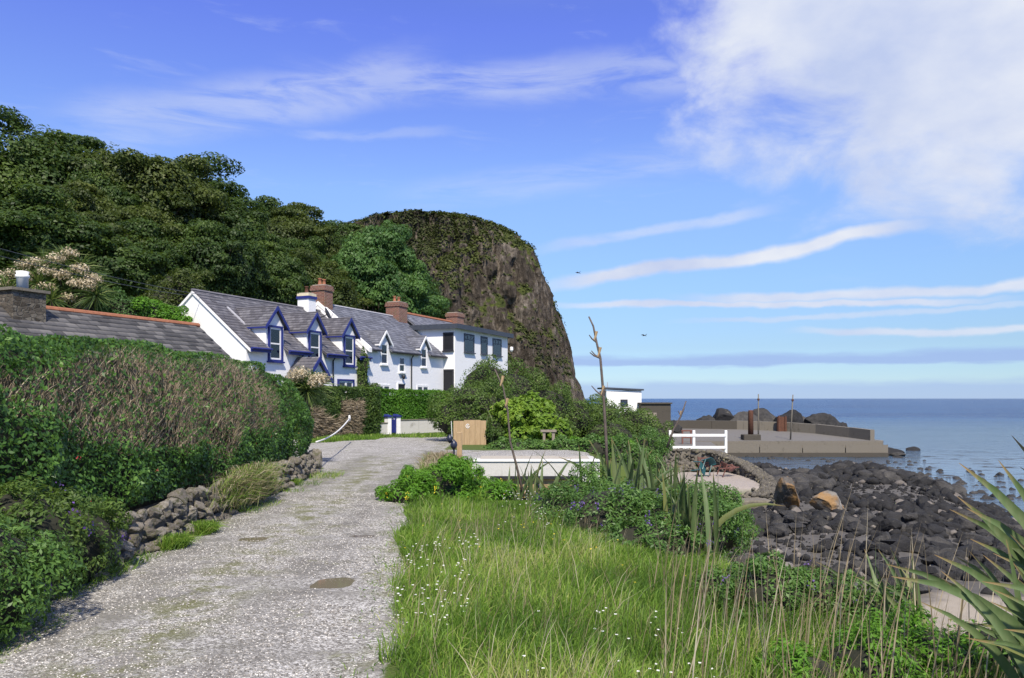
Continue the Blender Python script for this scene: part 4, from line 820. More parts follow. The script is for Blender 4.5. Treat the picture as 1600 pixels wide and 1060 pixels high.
bush('low_shrub', 'low mixed shrub in front of the white boathouse wall', 'shrub', [(.1, 14.6, -.6, .7, .8, .55), (1.2, 14.8, -.6, .9, .8, .55), (2.3, 14.6, -.5, .9, .8, .6), (3.1, 14.0, -.55, .8, .8, .6), (3.6, 15.5, -.7, 1.0, .9, .7)], 24000, .065, 'leaf_hebe', aspect=.4, flowers=('flower_purple', 12, .026))
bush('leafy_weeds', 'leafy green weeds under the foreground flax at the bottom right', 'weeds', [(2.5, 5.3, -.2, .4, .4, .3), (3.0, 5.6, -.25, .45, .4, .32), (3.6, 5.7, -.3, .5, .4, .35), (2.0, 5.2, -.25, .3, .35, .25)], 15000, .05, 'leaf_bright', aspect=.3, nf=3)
# shrubbery down to the shore
def pbush(label, pts, n, size, mat, name='shore_bush', **k):
    E = []
    for px, py, Y, r, rz_ in pts: c = P(px, py, Y); E.append((c.x, c.y, c.z, r, r, rz_))
    return bush(name, label, 'shrub', E, n, size, mat, **k)
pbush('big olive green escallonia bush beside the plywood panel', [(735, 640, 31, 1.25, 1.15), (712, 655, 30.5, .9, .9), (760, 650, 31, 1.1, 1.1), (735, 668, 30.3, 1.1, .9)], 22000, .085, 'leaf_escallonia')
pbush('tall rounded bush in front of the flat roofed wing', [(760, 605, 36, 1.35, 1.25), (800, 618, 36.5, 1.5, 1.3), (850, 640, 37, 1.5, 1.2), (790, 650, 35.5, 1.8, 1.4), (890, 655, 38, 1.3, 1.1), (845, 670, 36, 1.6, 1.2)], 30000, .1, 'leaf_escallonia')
pbush('yellow-green leafy bush behind the gravel patch', [(800, 655, 29.3, .85, .8), (845, 660, 29.5, .85, .75), (825, 640, 29.8, .7, .65), (870, 675, 29.3, .6, .5), (815, 682, 28.9, .8, .5)], 9000, .16, 'leaf_lime', aspect=.7)
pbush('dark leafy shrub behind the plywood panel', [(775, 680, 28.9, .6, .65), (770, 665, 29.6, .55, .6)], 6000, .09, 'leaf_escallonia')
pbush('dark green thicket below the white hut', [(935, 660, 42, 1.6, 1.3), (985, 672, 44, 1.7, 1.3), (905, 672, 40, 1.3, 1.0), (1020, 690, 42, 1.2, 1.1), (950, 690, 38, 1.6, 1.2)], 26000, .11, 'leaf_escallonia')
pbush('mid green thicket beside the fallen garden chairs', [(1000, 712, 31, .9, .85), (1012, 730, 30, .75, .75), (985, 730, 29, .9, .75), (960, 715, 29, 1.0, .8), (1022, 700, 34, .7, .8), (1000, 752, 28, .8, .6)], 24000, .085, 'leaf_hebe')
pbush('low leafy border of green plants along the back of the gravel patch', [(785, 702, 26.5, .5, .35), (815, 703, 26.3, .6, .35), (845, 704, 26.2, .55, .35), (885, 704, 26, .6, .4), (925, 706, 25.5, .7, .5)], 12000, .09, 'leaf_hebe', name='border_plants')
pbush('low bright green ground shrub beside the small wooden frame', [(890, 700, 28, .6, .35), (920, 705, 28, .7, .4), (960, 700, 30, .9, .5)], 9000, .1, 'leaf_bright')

# ---- flax: every blade an object of its own
def flax_leaf(L, wd, lean, seed, flat=False):
    """sword leaf arching in the x-z plane; flat=True sets its width in the fan's own plane"""
    n = 9; V = []; al = []; C = []
    for i in range(n):
        t = i / (n - 1); a = lean * (t ** 1.5); C.append((L * t * math.sin(a * .75 + lean * .25), L * t * math.cos(a * .75 + lean * .25)))
    for i in range(n):
        t = i / (n - 1); x, z = C[i]; ww = wd * (0.65 + .5 * t) * (1 - t ** 2.6) + .0015; f = ww * .25
        (xa, za), (xb, zb_) = C[max(0, i - 1)], C[min(n - 1, i + 1)]; l = math.hypot(xb - xa, zb_ - za); tx, tz = (xb - xa) / l, (zb_ - za) / l
        if flat: V += [(x - tz * ww / 2, f * .5, z + tx * ww / 2), (x, -f * .4, z), (x + tz * ww / 2, f * .5, z - tx * ww / 2)]
        else: V += [(x - f, -ww / 2, z + f * .2), (x, 0, z), (x - f, ww / 2, z + f * .2)]
        al += [t] * 3
    Fc = []
    for i in range(n - 1): k = 3 * i; Fc += [(k, k + 1, k + 4, k + 3), (k + 1, k + 2, k + 5, k + 4)]
    return arr_mesh('leaf', V, Fc, smooth=True, extra=('along', al))
FLAX = [[flax_leaf(1.0, .055, l, int(l * 100)) for l in np.linspace(.05, .95, 7)], [flax_leaf(1.0, .07, l, 1, i % 2 == 0) for i, l in enumerate(np.linspace(.05, .95, 7))], [flax_leaf(1.0, .066, l, 1, True) for l in np.linspace(.15, 1.1, 7)]]
def flax(label, x, y, n, H, spread=.25, wide=0, lean=(0, 6), toward=None, z=None, name='flax_plant'):
    z = hz(x, y) if z is None else z; t = thing(name, label, 'flax', (x, y, z - .05), 0, 'flax plants')
    for i in range(n):
        a = random.uniform(0, 6.283) if toward is None else random.gauss(toward, .75); li = min(6, max(0, int(abs(random.gauss(0, .42)) * 7) if toward is None else random.randint(*lean)))
        o = link('leaf', FLAX[wide][li], 'flax', t, (random.gauss(0, spread * .5), random.gauss(0, spread * .5), 0), (0, 0, a + random.uniform(-.3, .3))); s = H * random.uniform(.65, 1.08); o.scale = (s, s * random.uniform(.8, 1.2) , s)
    return t
def stalk(label, pts, r, pods, Y):
    Q = [P(a, b, Y + (i * .02)) for i, (a, b) in enumerate(pts)]; t = thing('flax_flower_stalk', label, 'flower stalk', Q[0]); Q = [q - Q[0] for q in Q]
    MB().tube(Q, r, 7, r * .45).add('stem', 'stalk', t, True)
    for (i, dx, dz, tp) in pods:
        b = Q[i]; e = b + Vector((dx, random.uniform(-.1, .1), dz)); MB().tube([b, b.lerp(e, .6) + Vector((0, 0, -.02)), e], r * .55, 6, r * .25).add('branchlet', 'stalk', t)
        if tp: MB().tube([b + Vector((-.05, 0, .02)), b + Vector((-.02, 0, .1)), b + Vector((.0, 0, .2))], .012, 6, .03).add('bract', 'stalk_tan', t)
random.seed(3)
flax('large grey-green flax clump in front of the white boathouse wall', 1.85, 12.9, 54, 1.6, .9, 1, z=-.55)
flax('small flax clump left of the large one before the boathouse opening', .35, 13.5, 22, 1.5, .45, 1, z=-.6)
flax('flax rising out of the big purple flowered hebe', 2.2, 9.5, 30, 1.15, .35, 1, z=-.25)
flax('thin yellowish flax clump on the bank by the patio', 3.9, 21.5, 40, 1.6, .8, 0)
flax('thin flax clump right of the yellowish one below the fence', 5.2, 25.5, 26, 1.35, .6, 0)
flax('flax clump growing beside the plywood panel', -.75, 28.6, 18, 1.5, .35, 0)
flax('big foreground flax with broad arching leaves, bottom right corner', 3.2, 4.1, 44, 1.42, .35, 2, (0, 4), 3.0, z=-.25)
flax('big foreground flax with upright leaves at the right edge', 3.75, 4.7, 22, 1.95, .3, 2, (0, 3), 2.9, z=-.3)
flax('flax behind the foreground one, in front of the sand', 3.3, 6.4, 18, .8, .3, 1, (0, 5), 2.4)
stalk('tall bare flax flower stalk against the sky beside the white hut', [(949, 745), (947, 690), (943, 620), (938, 560), (932, 535), (927, 510), (920, 495)], .032, [(3, -.16, .14, 1), (4, -.14, .13, 1), (3, -.2, .1, 0), (2, .03, .16, 1), (2, -.22, .2, 0)], 14)
stalk('leaning dead flax stalk in front of the yellow-green bush', [(822, 790), (805, 720), (797, 690), (793, 640), (786, 605), (773, 577)], .024, [(3, -.06, .1, 1), (4, -.03, .1, 1), (2, .05, .1, 0)], 13.6)
stalk('short dark flax stalk leaning right beside the white fence', [(1042, 700), (1052, 672), (1064, 650), (1072, 627)], .05, [(1, .2, .25, 0), (2, .15, .3, 0), (2, -.1, .2, 1)], 30)

# ---- cordylines
def cordyline(label, x, y, z0, heads, scale, panicles):
    t = thing('cabbage_palm', label, 'palm', (x, y, z0))
    m = MB(); top = [Vector(h) for h in heads]
    for h in top: m.tube([(0, 0, -.2), (h.x * .25, h.y * .25, h.z * .5), (h.x * .8, h.y * .8, h.z * .9), h], .13 * scale, 7, .05 * scale)
    m.add('trunk', 'bark', t, True)
    for h in top:
        n = 130; d = nrmz(rng.normal(0, 1, (n, 3)) + [0, 0, .35]); B = np.tile(np.array(h), (n, 1)) + d * .04; link('leaf_rosette', blade_mesh('leaf_rosette', B, d, rng.uniform(.55, .95, n) * scale, .045 * scale, .55), 'leaf_cord', t)
    for h in panicles:
        n = 300; d = nrmz(rng.normal(0, 1, (n, 3)) * [1, 1, .7]); r = rng.random((n, 1)) ** .5; p = np.array(h) + d * r * np.array([.36, .36, .24]) * scale; link('flower_panicle', leaf_mesh('flower_panicle', p, d, .085 * scale, .55), 'panicle', t, kind='stuff')
def ph(px, py, Y, o): q = P(px, py, Y) - Vector(o); return q
random.seed(11)
o = P(80, 0, 29.5); o = (o.x, 29.5, hz(o.x, 29.5))
hd = [ph(a, b, 29.5 + random.uniform(-.9, .7), o) for a, b in ((20, 440), (45, 425), (70, 412), (100, 405), (125, 418), (140, 440), (60, 445), (95, 435), (115, 455), (30, 462), (80, 468), (150, 462), (10, 455), (105, 475))]
pn = [ph(a, b, 28.9 + random.uniform(-.3, .3), o) for a, b in ((108, 396), (88, 404), (38, 414), (60, 410), (16, 428), (74, 424), (97, 428), (125, 420), (146, 436), (120, 442), (138, 446), (72, 449), (38, 432), (5, 445), (40, 455), (106, 465))]
cordyline('large cabbage palm covered in cream flower plumes behind the stone chimney', *o, hd, 1.0, pn)
o = (P(474, 0, 19.6).x, 19.6, hz(P(474, 0, 19.6).x, 19.6))
cordyline('small cabbage palm with two cream plumes at the far end of the tall hedge', *o, [ph(478, 600, 19.6, o), ph(486, 604, 19.8, o), ph(470, 606, 19.5, o), ph(480, 610, 19.3, o)], .72, [ph(470, 582, 19.0, o), ph(500, 591, 19.0, o), ph(462, 588, 19.1, o), ph(494, 596, 18.9, o)])

# ---- grass
def grass():
    g = link('grass', None, None, kind='stuff')
    def patch(n, x0, x1, y0, y1, L, wd, mat, test, lean=.3, bend=.6, nm='blades', z=0):
        y = np.sqrt(rng.uniform(y0 ** 2, y1 ** 2, n)) if y0 > 0 else rng.uniform(y0, y1, n); y = y0 + (y1 - y0) * rng.random(n) ** 1.35; x = rng.uniform(x0, x1, n); ok = test(x, y); x, y = x[ok], y[ok]; n = len(x)
        tuft = fbm(np.stack([x * 1.6, y * 1.6, x * 0], -1), 4, 61); Ls = rng.uniform(*L, n) * (.45 + 1.1 * tuft); d = np.stack([rng.normal(.1, lean, n), rng.normal(0, lean, n), np.ones(n)], -1)
        lum = np.clip(.48 + 1.5 * (fbm(np.stack([x * 1.1, y * 1.1, x * 0 + 4], -1), 4, 71) - .5) + rng.normal(0, .24, n), 0, 1)
        o = link(nm, blade_mesh(nm, np.stack([x, y, hgt(x, y) - .02 + z], -1), d, Ls, rng.uniform(*wd, n), bend, lum), mat, g, kind='stuff')
    edge = lambda x, y: (x > np.interp(y, rr_y, rr_x) + .12 * (fbm(np.stack([x * 2, y * 2, x * 0], -1), 3, 6) - .5) * 4) & (x < np.interp(y, xb_y, xb_x) + 1.0)
    mown = lambda x, y: (y > 7.9) & (np.abs(x + .2 - .03 * (y - 8)) < .62)
    patch(76000, -1.4, 5.6, 3.6, 9.5, (.1, .31), (.004, .008), 'grass', lambda x, y: edge(x, y) & ~mown(x, y)); patch(34000, -2.0, 3.4, 8.5, 14, (.1, .3), (.005, .01), 'grass', lambda x, y: edge(x, y) & ~mown(x, y))
    patch(26000, -1.0, 1.0, 7.8, 13.5, (.05, .13), (.005, .01), 'grass', lambda x, y: mown(x, y)); patch(9000, -3, -.2, 13, 21.5, (.15, .45), (.008, .016), 'grass', lambda x, y: (x > np.interp(y, rr_y, rr_x)) & (x < np.interp(y, rr_y, rr_x) + 1.3))
    patch(2300, -1.3, 4.4, 3.8, 11, (.3, .55), (.0025, .0045), 'dry', edge, .22, .4, 'seed_stems')
    patch(5000, -2.8, -1.4, 16.5, 22, (.25, .6), (.006, .012), 'dry', lambda x, y: (x > np.interp(y, rr_y, rr_x) + .1) & (x < np.interp(y, rr_y, rr_x) + .9), .35, .8, 'seed_stems')
    patch(230, .9, 3.6, 4.4, 7.4, (.6, 1.15), (.006, .011), 'dry', lambda x, y: edge(x, y) & (x > .25 * y - .5), .1, .15, 'dead_stems')
    patch(6000, -4.6, -3.2, 4.2, 6.2, (.03, .08), (.004, .008), 'grass', lambda x, y: (x < -3.2 - .1 * (y - 4)), .5); patch(7000, -12, -3, 28, 37, (.1, .25), (.015, .03), 'grass', lambda x, y: (y > 33.2 + .32 * (x + 3.4)) & (y < 35.6 + .55 * (x + 6)))
    patch(6000, -8.2, -5.6, 29.0, 33.5, (.12, .3), (.015, .03), 'grass', lambda x, y: y > 29.8 + .9 * (x + 7.6))
    patch(5000, -2.4, -.2, 4, 14, (.04, .12), (.004, .008), 'grass', lambda x, y: np.abs(x - np.interp(y, rr_y, rr_x) + .12) < .32 * fbm(np.stack([x * 3, y * 3, x * 0], -1), 3, 41), .6)
    patch(5000, -4.4, -3.75, 6.5, 17.5, (.06, .2), (.004, .009), 'grass', lambda x, y: fbm(np.stack([x * 0, y * 2, x * 0], -1), 3, 43) > .5, .5)
    # daisies and buttercups
    for nm, mt, n, bx in (('daisies', 'flower_white', 170, (-1.05, -.35, 5.4, 8.5)), ('daisies', 'flower_white', 90, (.0, 1.4, 4.2, 6)), ('daisies', 'flower_white', 160, (-.2, 1.2, 9.3, 13)), ('buttercups', 'flower_yellow', 60, (-1.2, 1.8, 7, 13))):
        x = rng.uniform(bx[0], bx[1], n); y = rng.uniform(bx[2], bx[3], n); ok = edge(x, y) & (fbm(np.stack([x * 2.2, y * 2.2, x * 0], -1), 3, 99) > .44); x, y = x[ok], y[ok]; q = np.repeat(np.stack([x, y, hgt(x, y) + rng.uniform(.08, .2, len(x))], -1), 6, 0); n6 = len(q)
        a = np.tile(np.arange(6) * math.pi / 3, n6 // 6); q = q + np.stack([np.cos(a), np.sin(a), 0 * a], -1) * .006; link(nm, leaf_mesh(nm, q, np.tile([0, -.3, 1.], (n6, 1)), .012, .7, None, .2), mt, g, kind='stuff')
    return g
grass()
# tufts on the stone wall and at its foot
for i, (x, y, n, H, mt, lb) in enumerate(((-3.86, 8.75, 900, .3, 'grass', 'bright green grass tuft at the foot of the stone wall, nearest the camera'), (-3.92, 9.7, 900, .32, 'grass', 'bright green grass tuft at the foot of the stone wall, second from the camera'), (-4.1, 12.0, 2600, .42, 'dry', 'shaggy brownish grass hanging over the middle of the stone wall'), (-4.35, 15.0, 700, .3, 'grass', 'small grass tuft near the far end of the stone wall'))):
    t = thing('grass_tuft', lb, 'grass tuft', (x, y, hz(x, y)), 0, 'grass tufts along the wall'); big = mt == 'dry'
    B = np.stack([rng.normal(0, .06, n), rng.normal(0, .1 if not big else .55, n), np.zeros(n) if not big else rng.uniform(.05, .5, n)], -1); d = np.stack([rng.normal(.25, .4, n), rng.normal(0, .35, n), np.ones(n)], -1)
    link('blades', blade_mesh('blades', B, d, rng.uniform(.5, 1, n) * H, .007, 1.0), 'grass' if not big else 'dry', t)
    if big: link('blades', blade_mesh('blades', B, d, rng.uniform(.5, 1, n) * H, .007, 1.0), 'grass', t)
# loose gravel chips near the camera
def gravel():
    n = 40000; y = 3.9 + 10 * rng.random(n) ** 1.7; x = rng.uniform(-4.6, -.2, n); ok = (x < np.interp(y, rr_y, rr_x) + .1) & (fbm(np.stack([x * 1.7, y * 1.7, x * 0], -1), 4, 33) > .40)
    for px, py, r in POT[:3]: ok &= ((x - px) ** 2 + (y - py) ** 2) > (r * .95) ** 2
    x, y = x[ok], y[ok]; n = len(x); c = np.stack([x, y, hgt(x, y) + .001], -1); s = rng.uniform(.004, .0095, (n, 1)) * (1 + .02 * y[:, None]); a = rng.random(n) * 6.28
    u = np.stack([np.cos(a), np.sin(a), 0 * a], -1) * s; v = np.stack([-np.sin(a), np.cos(a), 0 * a], -1) * s * .75; zz = np.array([0, 0, 1]) * s * .6
    V = np.stack([c - u, c + v * .9, c + u, c - v, c + zz + u * rng.uniform(-.4, .4, (n, 1))], 1); i = np.arange(n)[:, None] * 5; Fc = np.concatenate([i + [0, 4, 1], i + [1, 4, 2], i + [2, 4, 3], i + [3, 4, 0]], 1).reshape(-1, 3)
    m, t, o = new_mat('chip'); at = t.n('ShaderNodeAttribute', attribute_name='rnd'); princ(t, o, t.ramp(at.outputs['Fac'], [(0, (.09, .082, .07)), (.4, (.27, .25, .22)), (.75, (.47, .45, .41)), (1, (.68, .66, .61))]), .85)
    link('gravel', arr_mesh('gravel', V, Fc, np.repeat(rng.random(n), 4)), 'chip', kind='stuff')
gravel()

# ------------------------------------------------------------------ boathouse / gravel parking patch
bh = thing('boathouse', 'white rendered boathouse front with wooden doors below the gravel patch', 'boathouse', (-1.1, 21, 0))
W_ = 3.5; m = MB(); m.box(0, .62, 0, .3, -2, -.42); m.box(2.75, W_, 0, .3, -2, -.42); m.box(0, W_, 0, .3, -.419, -.02); m.add('front_wall', 'render_old', bh)
MB().box(-.04, W_ + .04, -.04, .34, -.02, .02).add('coping', 'paint_white', bh); MB().box(.5, 2.9, -.03, -.001, -.5, -.42).add('lintel', 'paint_black', bh)
MB().box(-.001, .25, .3, 2.0, -2, -.02).add('side_wall', 'render_old', bh); MB().box(W_ - .25, W_ + .001, .3, 2, -2, -.02).add('side_wall', 'render_old', bh); MB().box(.25, W_ - .25, .3, 2.0, -.2, -.04).add('roof_slab', 'concrete', bh)
for i in range(9): MB().box(.63 + i * .235, .855 + i * .235, .1, .14 + random.uniform(0, .01), -2, -.43).add('door_board', 'wood_tan', bh)
link('gravel_bed', arr_mesh('gravel_bed', [(.2, .35, -.02), (W_ - .2, .35, -.02), (W_ - .2, 1.6, .015), (.2, 1.6, .015)], [(0, 1, 2, 3)]), 'mortar', bh)
pst = thing('wooden_post', 'weathered square timber post at the corner of the gravel patch', 'post', P(718, 718, 20.9)); MB().box(-.07, .07, -.07, .07, -.3, .74).add('shaft', 'wood_tan', pst, bev=.012)
by = thing('mooring_buoys', 'two dark blue buoys hanging on a white cord beside the timber post', 'buoys', P(708, 700, 20.7))
MB().tube([(-.05, 0, .72), (-.03, 0, .3), (0, 0, .1)], .009, 6).add('cord', 'rope_white', by)
for cx_, cz_, r_ in ((-.09, .24, .085), (.02, .08, .1)): MB().lathe([(.02, -r_ * 1.3), (r_ * .8, -r_ * .7), (r_, 0), (r_ * .8, r_ * .7), (.03, r_ * 1.25), (.02, r_ * 1.45)], (cx_, 0, cz_), 14).add('float', 'plastic_navy', by, True)
MB().tube([(.02, 0, -.05), (.03, 0, -.3)], .03, 6).add('tail', 'plastic_navy', by)
pl = thing('plywood_panel', 'plywood board fence panel with a white painted emblem', 'panel', P(732, 700, 28.2), R(4))
for i in range(6): MB().box(-.55 + i * .2, -.355 + i * .2, 0, .025 + random.uniform(0, .012), -.2, 1.02 - .03 * (i < 2) + (.0 if i < 5 else -.02)).add('board', 'wood_tan', pl)
em = MB()
for q in range(9): a = R(35 + q * 36.5); b = R(35 + (q + .86) * 36.5); em.prism([(math.cos(a) * .075, 0, .8 + math.sin(a) * .085), (math.cos(b) * .075, 0, .8 + math.sin(b) * .085), (math.cos(b) * .055, 0, .8 + math.sin(b) * .063), (math.cos(a) * .055, 0, .8 + math.sin(a) * .063)], (0, -.012, 0))
em.box(-.02, -.005, -.012, 0, .77, .84); em.box(.012, .027, -.012, 0, .775, .82); o = em.add('emblem', 'paint_white', pl); o.location = (-.03, -.004, 0)
MB().box(-.05, .5, -.18, .0, -.1, .1).add('footing_block', 'concrete', pl, bev=.02)
wf = thing('timber_stand', 'small weathered timber frame in front of the yellow-green bush', 'timber frame', P(858, 703, 27))
MB().box(-.22, -.13, 0, .09, -.2, .62).add('post', 'wood_grey', wf); MB().box(.1, .2, 0, .09, -.2, .62).add('post', 'wood_grey', wf); MB().box(-.3, .26, -.04, .13, .621, .7).add('top_rail', 'wood_grey', wf)
rp = thing('white_rope', 'white rope sagging from the tall hedge to the dark hedge', 'rope', P(494, 691, 18.0)); a, b = Vector((0, 0, 0)), P(546, 654, 29) - rp.location
MB().tube([a.lerp(b, t) - Vector((0, 0, .55 * t * (1 - t))) for t in np.linspace(0, 1, 14)],   .02, 7, .024).add('cord', 'rope_white', rp, True); MB().lathe([(.03, -.1), (.05, 0), (.03, .12)], b, 8).add('knot', 'rope_white', rp, True)
for k, (p0, p1) in enumerate((((-60, 372), (345, 466)), ((-60, 384), (300, 463)))):
    a, b = P(*p0, 24), P(*p1, 33.5); wr = thing('overhead_wire', ['upper', 'lower'][k] + ' overhead wire crossing the dark trees to the gable', 'wire', a, 0, 'overhead wires'); b = b - a; MB().tube([b * t - Vector((0, 0, .6 * t * (1 - t))) for t in np.linspace(0, 1, 16)], .011, 5).add('cable', 'fascia', wr)
for px, py in ((1007, 525), (904, 427)):
    b = thing('bird', 'tiny dark seabird ' + ('low over the horizon by the tall stalk' if px > 1000 else 'in front of the bright streak of cloud'), 'bird', P(px, py, 90), R(30), 'birds'); m = MB(); m.tube([(-.25, 0, 0), (0, 0, .03), (.28, 0, 0)], .05, 6, .03); m.add('body', 'paint_black', b); m = MB(); m.prism([(0, 0, .04), (.1, 0, .04), (.05, .3, .2), (-.1, .55, .12)], (0, 0, .015)); m.prism([(0, 0, .04), (.1, 0, .04), (.05, -.3, .2), (-.1, -.55, .12)], (0, 0, .015)); m.add('wings', 'paint_black', b)

# ------------------------------------------------------------------ shore: terrace, fence, pier, hut, boulders
tw = thing('terrace_wall', 'curved rubble stone retaining wall round the pink patio', 'wall', (10, 34, -3.2))
cpts = [(7.2, 40.2, -1.0), (9.2, 40.6, -1.0), (10.5, 40.0, -1.05), (11.15, 37.5, -1.35), (11.25, 35, -1.65), (10.9, 32.6, -1.8), (10.2, 30.6, -1.9), (9.2, 29.2, -2.0)]
m = MB()
def strip(pts, wd, zb, mb):
    n = len(pts); L_ = []; 
    for i in range(n):
        a = Vector(pts[max(i - 1, 0)]); b = Vector(pts[min(i + 1, n - 1)]); t = (b - a); t.z = 0; t.normalize(); s = Vector((-t.y, t.x, 0)); p = Vector(pts[i]); L_.append([mb.bm.verts.new(v) for v in ((p.x + s.x * wd, p.y + s.y * wd, zb), (p.x + s.x * wd * .8, p.y + s.y * wd * .8, p.z), (p.x - s.x * wd * .8, p.y - s.y * wd * .8, p.z), (p.x - s.x * wd, p.y - s.y * wd, zb))])
    for i in range(n - 1):
        for j in range(3): mb.bm.faces.new((L_[i][j], L_[i + 1][j], L_[i + 1][j + 1], L_[i][j + 1]))
    mb.bm.faces.new(L_[0]); mb.bm.faces.new(L_[-1][::-1])
strip([(x - 10, y - 34, z + 3.2 - .08) for x, y, z in cpts], .3, -.4, m); m.add('core', 'concrete', tw)
V, Q = [], []; base_r = [rock_mesh('r', 70 + k, 2 if k < 2 else 1, .75, .6) for k in range(4)]; bv = [np.array([v.co[:] for v in b.vertices]) for b in base_r]; bf = [np.array([p.vertices[:] for p in b.polygons]) for b in base_r]
def scatter_rocks(C, Sx, name, mat, parent=None, **kw):
    V, Q, k = [], [], 0
    for c, s in zip(C, Sx):
        j = rng.integers(4); a = rng.random() * 6.28; Rm = np.array([[math.cos(a), -math.sin(a), 0], [math.sin(a), math.cos(a), 0], [0, 0, 1]]); v = (bv[j] * s) @ Rm.T + c; V.append(v); Q.append(bf[j] + k); k += len(v)
    return link(name, arr_mesh(name, np.concatenate(V), np.concatenate(Q), smooth=False), mat, parent, **kw)
C, Sx = [], []
cp = np.array(cpts); seg = np.r_[0, np.cumsum(np.linalg.norm(np.diff(cp[:, :2], axis=0), axis=1))]
for i in range(1500):
    s = rng.uniform(0, seg[-1]); p = np.array([np.interp(s, seg, cp[:, q]) for q in range(3)]); t = np.array([np.interp(min(s + .2, seg[-1]), seg, cp[:, q]) - np.interp(s - .2, seg, cp[:, q]) for q in range(2)]); t /= np.linalg.norm(t) + 1e-9; sd = rng.choice([-1, 1]); dz = rng.random()
    top = rng.random() < .35; off = rng.uniform(-.25, .25) if top else sd * (.25 + .06 * dz)
    C.append((p[0] - t[1] * off - 10, p[1] + t[0] * off - 34, p[2] + 3.2 - (0.02 if top else dz * 1.35))); Sx.append(rng.uniform(.09, .2))
scatter_rocks(C, Sx, 'rubble', 'terrace_stone', tw, kind='stuff')
MB().box(-1.75, -.4, -5.8, -5.0, -.3, 1.15).add('concrete_buttress', 'concrete', tw, bev=.06)
C, Sx = [], []
for i in range(420): x = rng.uniform(5.6, 10); y = 30.4 + rng.normal(0, .35) - .12 * (x - 8); C.append((x - 10, y - 34, hz(x, y) + 3.2 + rng.uniform(-.1, .2))); Sx.append(rng.uniform(.09, .24))
scatter_rocks(C, Sx, 'rubble', 'terrace_stone', tw, kind='stuff')
C, Sx = [], []
for i in range(220): x = rng.uniform(7.0, 10.6); y = 39.5 + rng.normal(0, .3); C.append((x - 10, y - 34, hz(x, y) + 3.2 + rng.uniform(0, .25))); Sx.append(rng.uniform(.1, .26))
scatter_rocks(C, Sx, 'rubble', 'terrace_stone', tw, kind='stuff')
fc = thing('white_fence', 'white two rail timber fence overlooking the harbour', 'fence', (P(1084, 0, 41.5).x, 41.5, -1.2))
for px in (1047, 1084, 1134): x = (px - 1084) / F * 41.5; MB().box(x - .07, x + .07, -.06, .06, -.2, 1.18).add('post', 'paint_white', fc, bev=.01)
for z in (.2, .85): MB().box(-1.3, 1.75, -.1, -.061, z, z + .14).add('rail', 'paint_white', fc)
# garden furniture, knocked over
def chair_parts(t, mat, slat=True):
    m = 'wood_red'
    for i in range(5): MB().box(-.24, .24, -.22 + i * .09, -.15 + i * .09, .42, .44).add('seat_slat', mat, t)
    for i in range(4): MB().box(-.24, .24, .22, .24, .5 + i * .1, .57 + i * .1).add('back_slat', mat, t)
    for sx_ in (-.26, .26):
        MB().prism([(sx_ - .02, -.22, 0), (sx_ - .02, -.17, 0), (sx_ - .02, .26, .92), (sx_ - .02, .21, .92)], (.04, 0, 0)).add('leg', mat, t); MB().prism([(sx_ - .02, .22, 0), (sx_ - .02, .27, 0), (sx_ - .02, -.17, .45), (sx_ - .02, -.22, .45)], (.04, 0, 0)).add('leg', mat, t)
c1 = thing('folding_chair', 'red-brown slatted folding chair standing on the patio', 'chair', (P(1100, 0, 36.3).x, 36.3, -1.94), R(160), 'garden chairs'); chair_parts(c1, 'wood_red')
c2 = thing('folding_chair', 'red-brown folding chair tipped over beside the stone wall', 'chair', (P(1122, 0, 36).x, 36.0, -1.7), R(-70), 'garden chairs'); chair_parts(c2, 'wood_red'); c2.rotation_euler = (R(-62), R(8), R(-75))
gc = thing('plastic_chair', 'teal plastic garden chair lying on its side on the patio', 'chair', (P(1086, 0, 36.2).x, 36.2, -1.62), 0, 'garden chairs'); gc.rotation_euler = (R(80), R(35), R(40))
MB().prism([(-.27, -.25, .4), (.27, -.25, .4), (.24, .22, .38), (-.24, .22, .38)], (0, 0, .03)).add('seat', 'plastic_teal', gc)
pts = [(.27 * math.cos(a), .24 + .1 * math.sin(a), 0) for a in np.linspace(math.pi, 0, 9)]; m = MB()
for p, q in zip(pts[:-1], pts[1:]): m.prism([(p[0], p[1], .4), (q[0], q[1], .4), (q[0] * 1.05, q[1] + .1, .88), (p[0] * 1.05, p[1] + .1, .88)], (0, .02, 0))
m.add('backrest', 'plastic_teal', gc)
for a, b in ((-.24, -.22), (.24, -.22), (-.22, .2), (.22, .2)): MB().tube([(a, b, .42), (a * 1.2, b * 1.25, 0)], .035, 6, .022).add('leg', 'plastic_teal', gc)
for s_ in (-1, 1): MB().tube([(s_ * .27, -.24, .42), (s_ * .29, -.24, .62), (s_ * .29, .1, .64), (s_ * .27, .3, .66)], .025, 6).add('armrest', 'plastic_teal', gc)
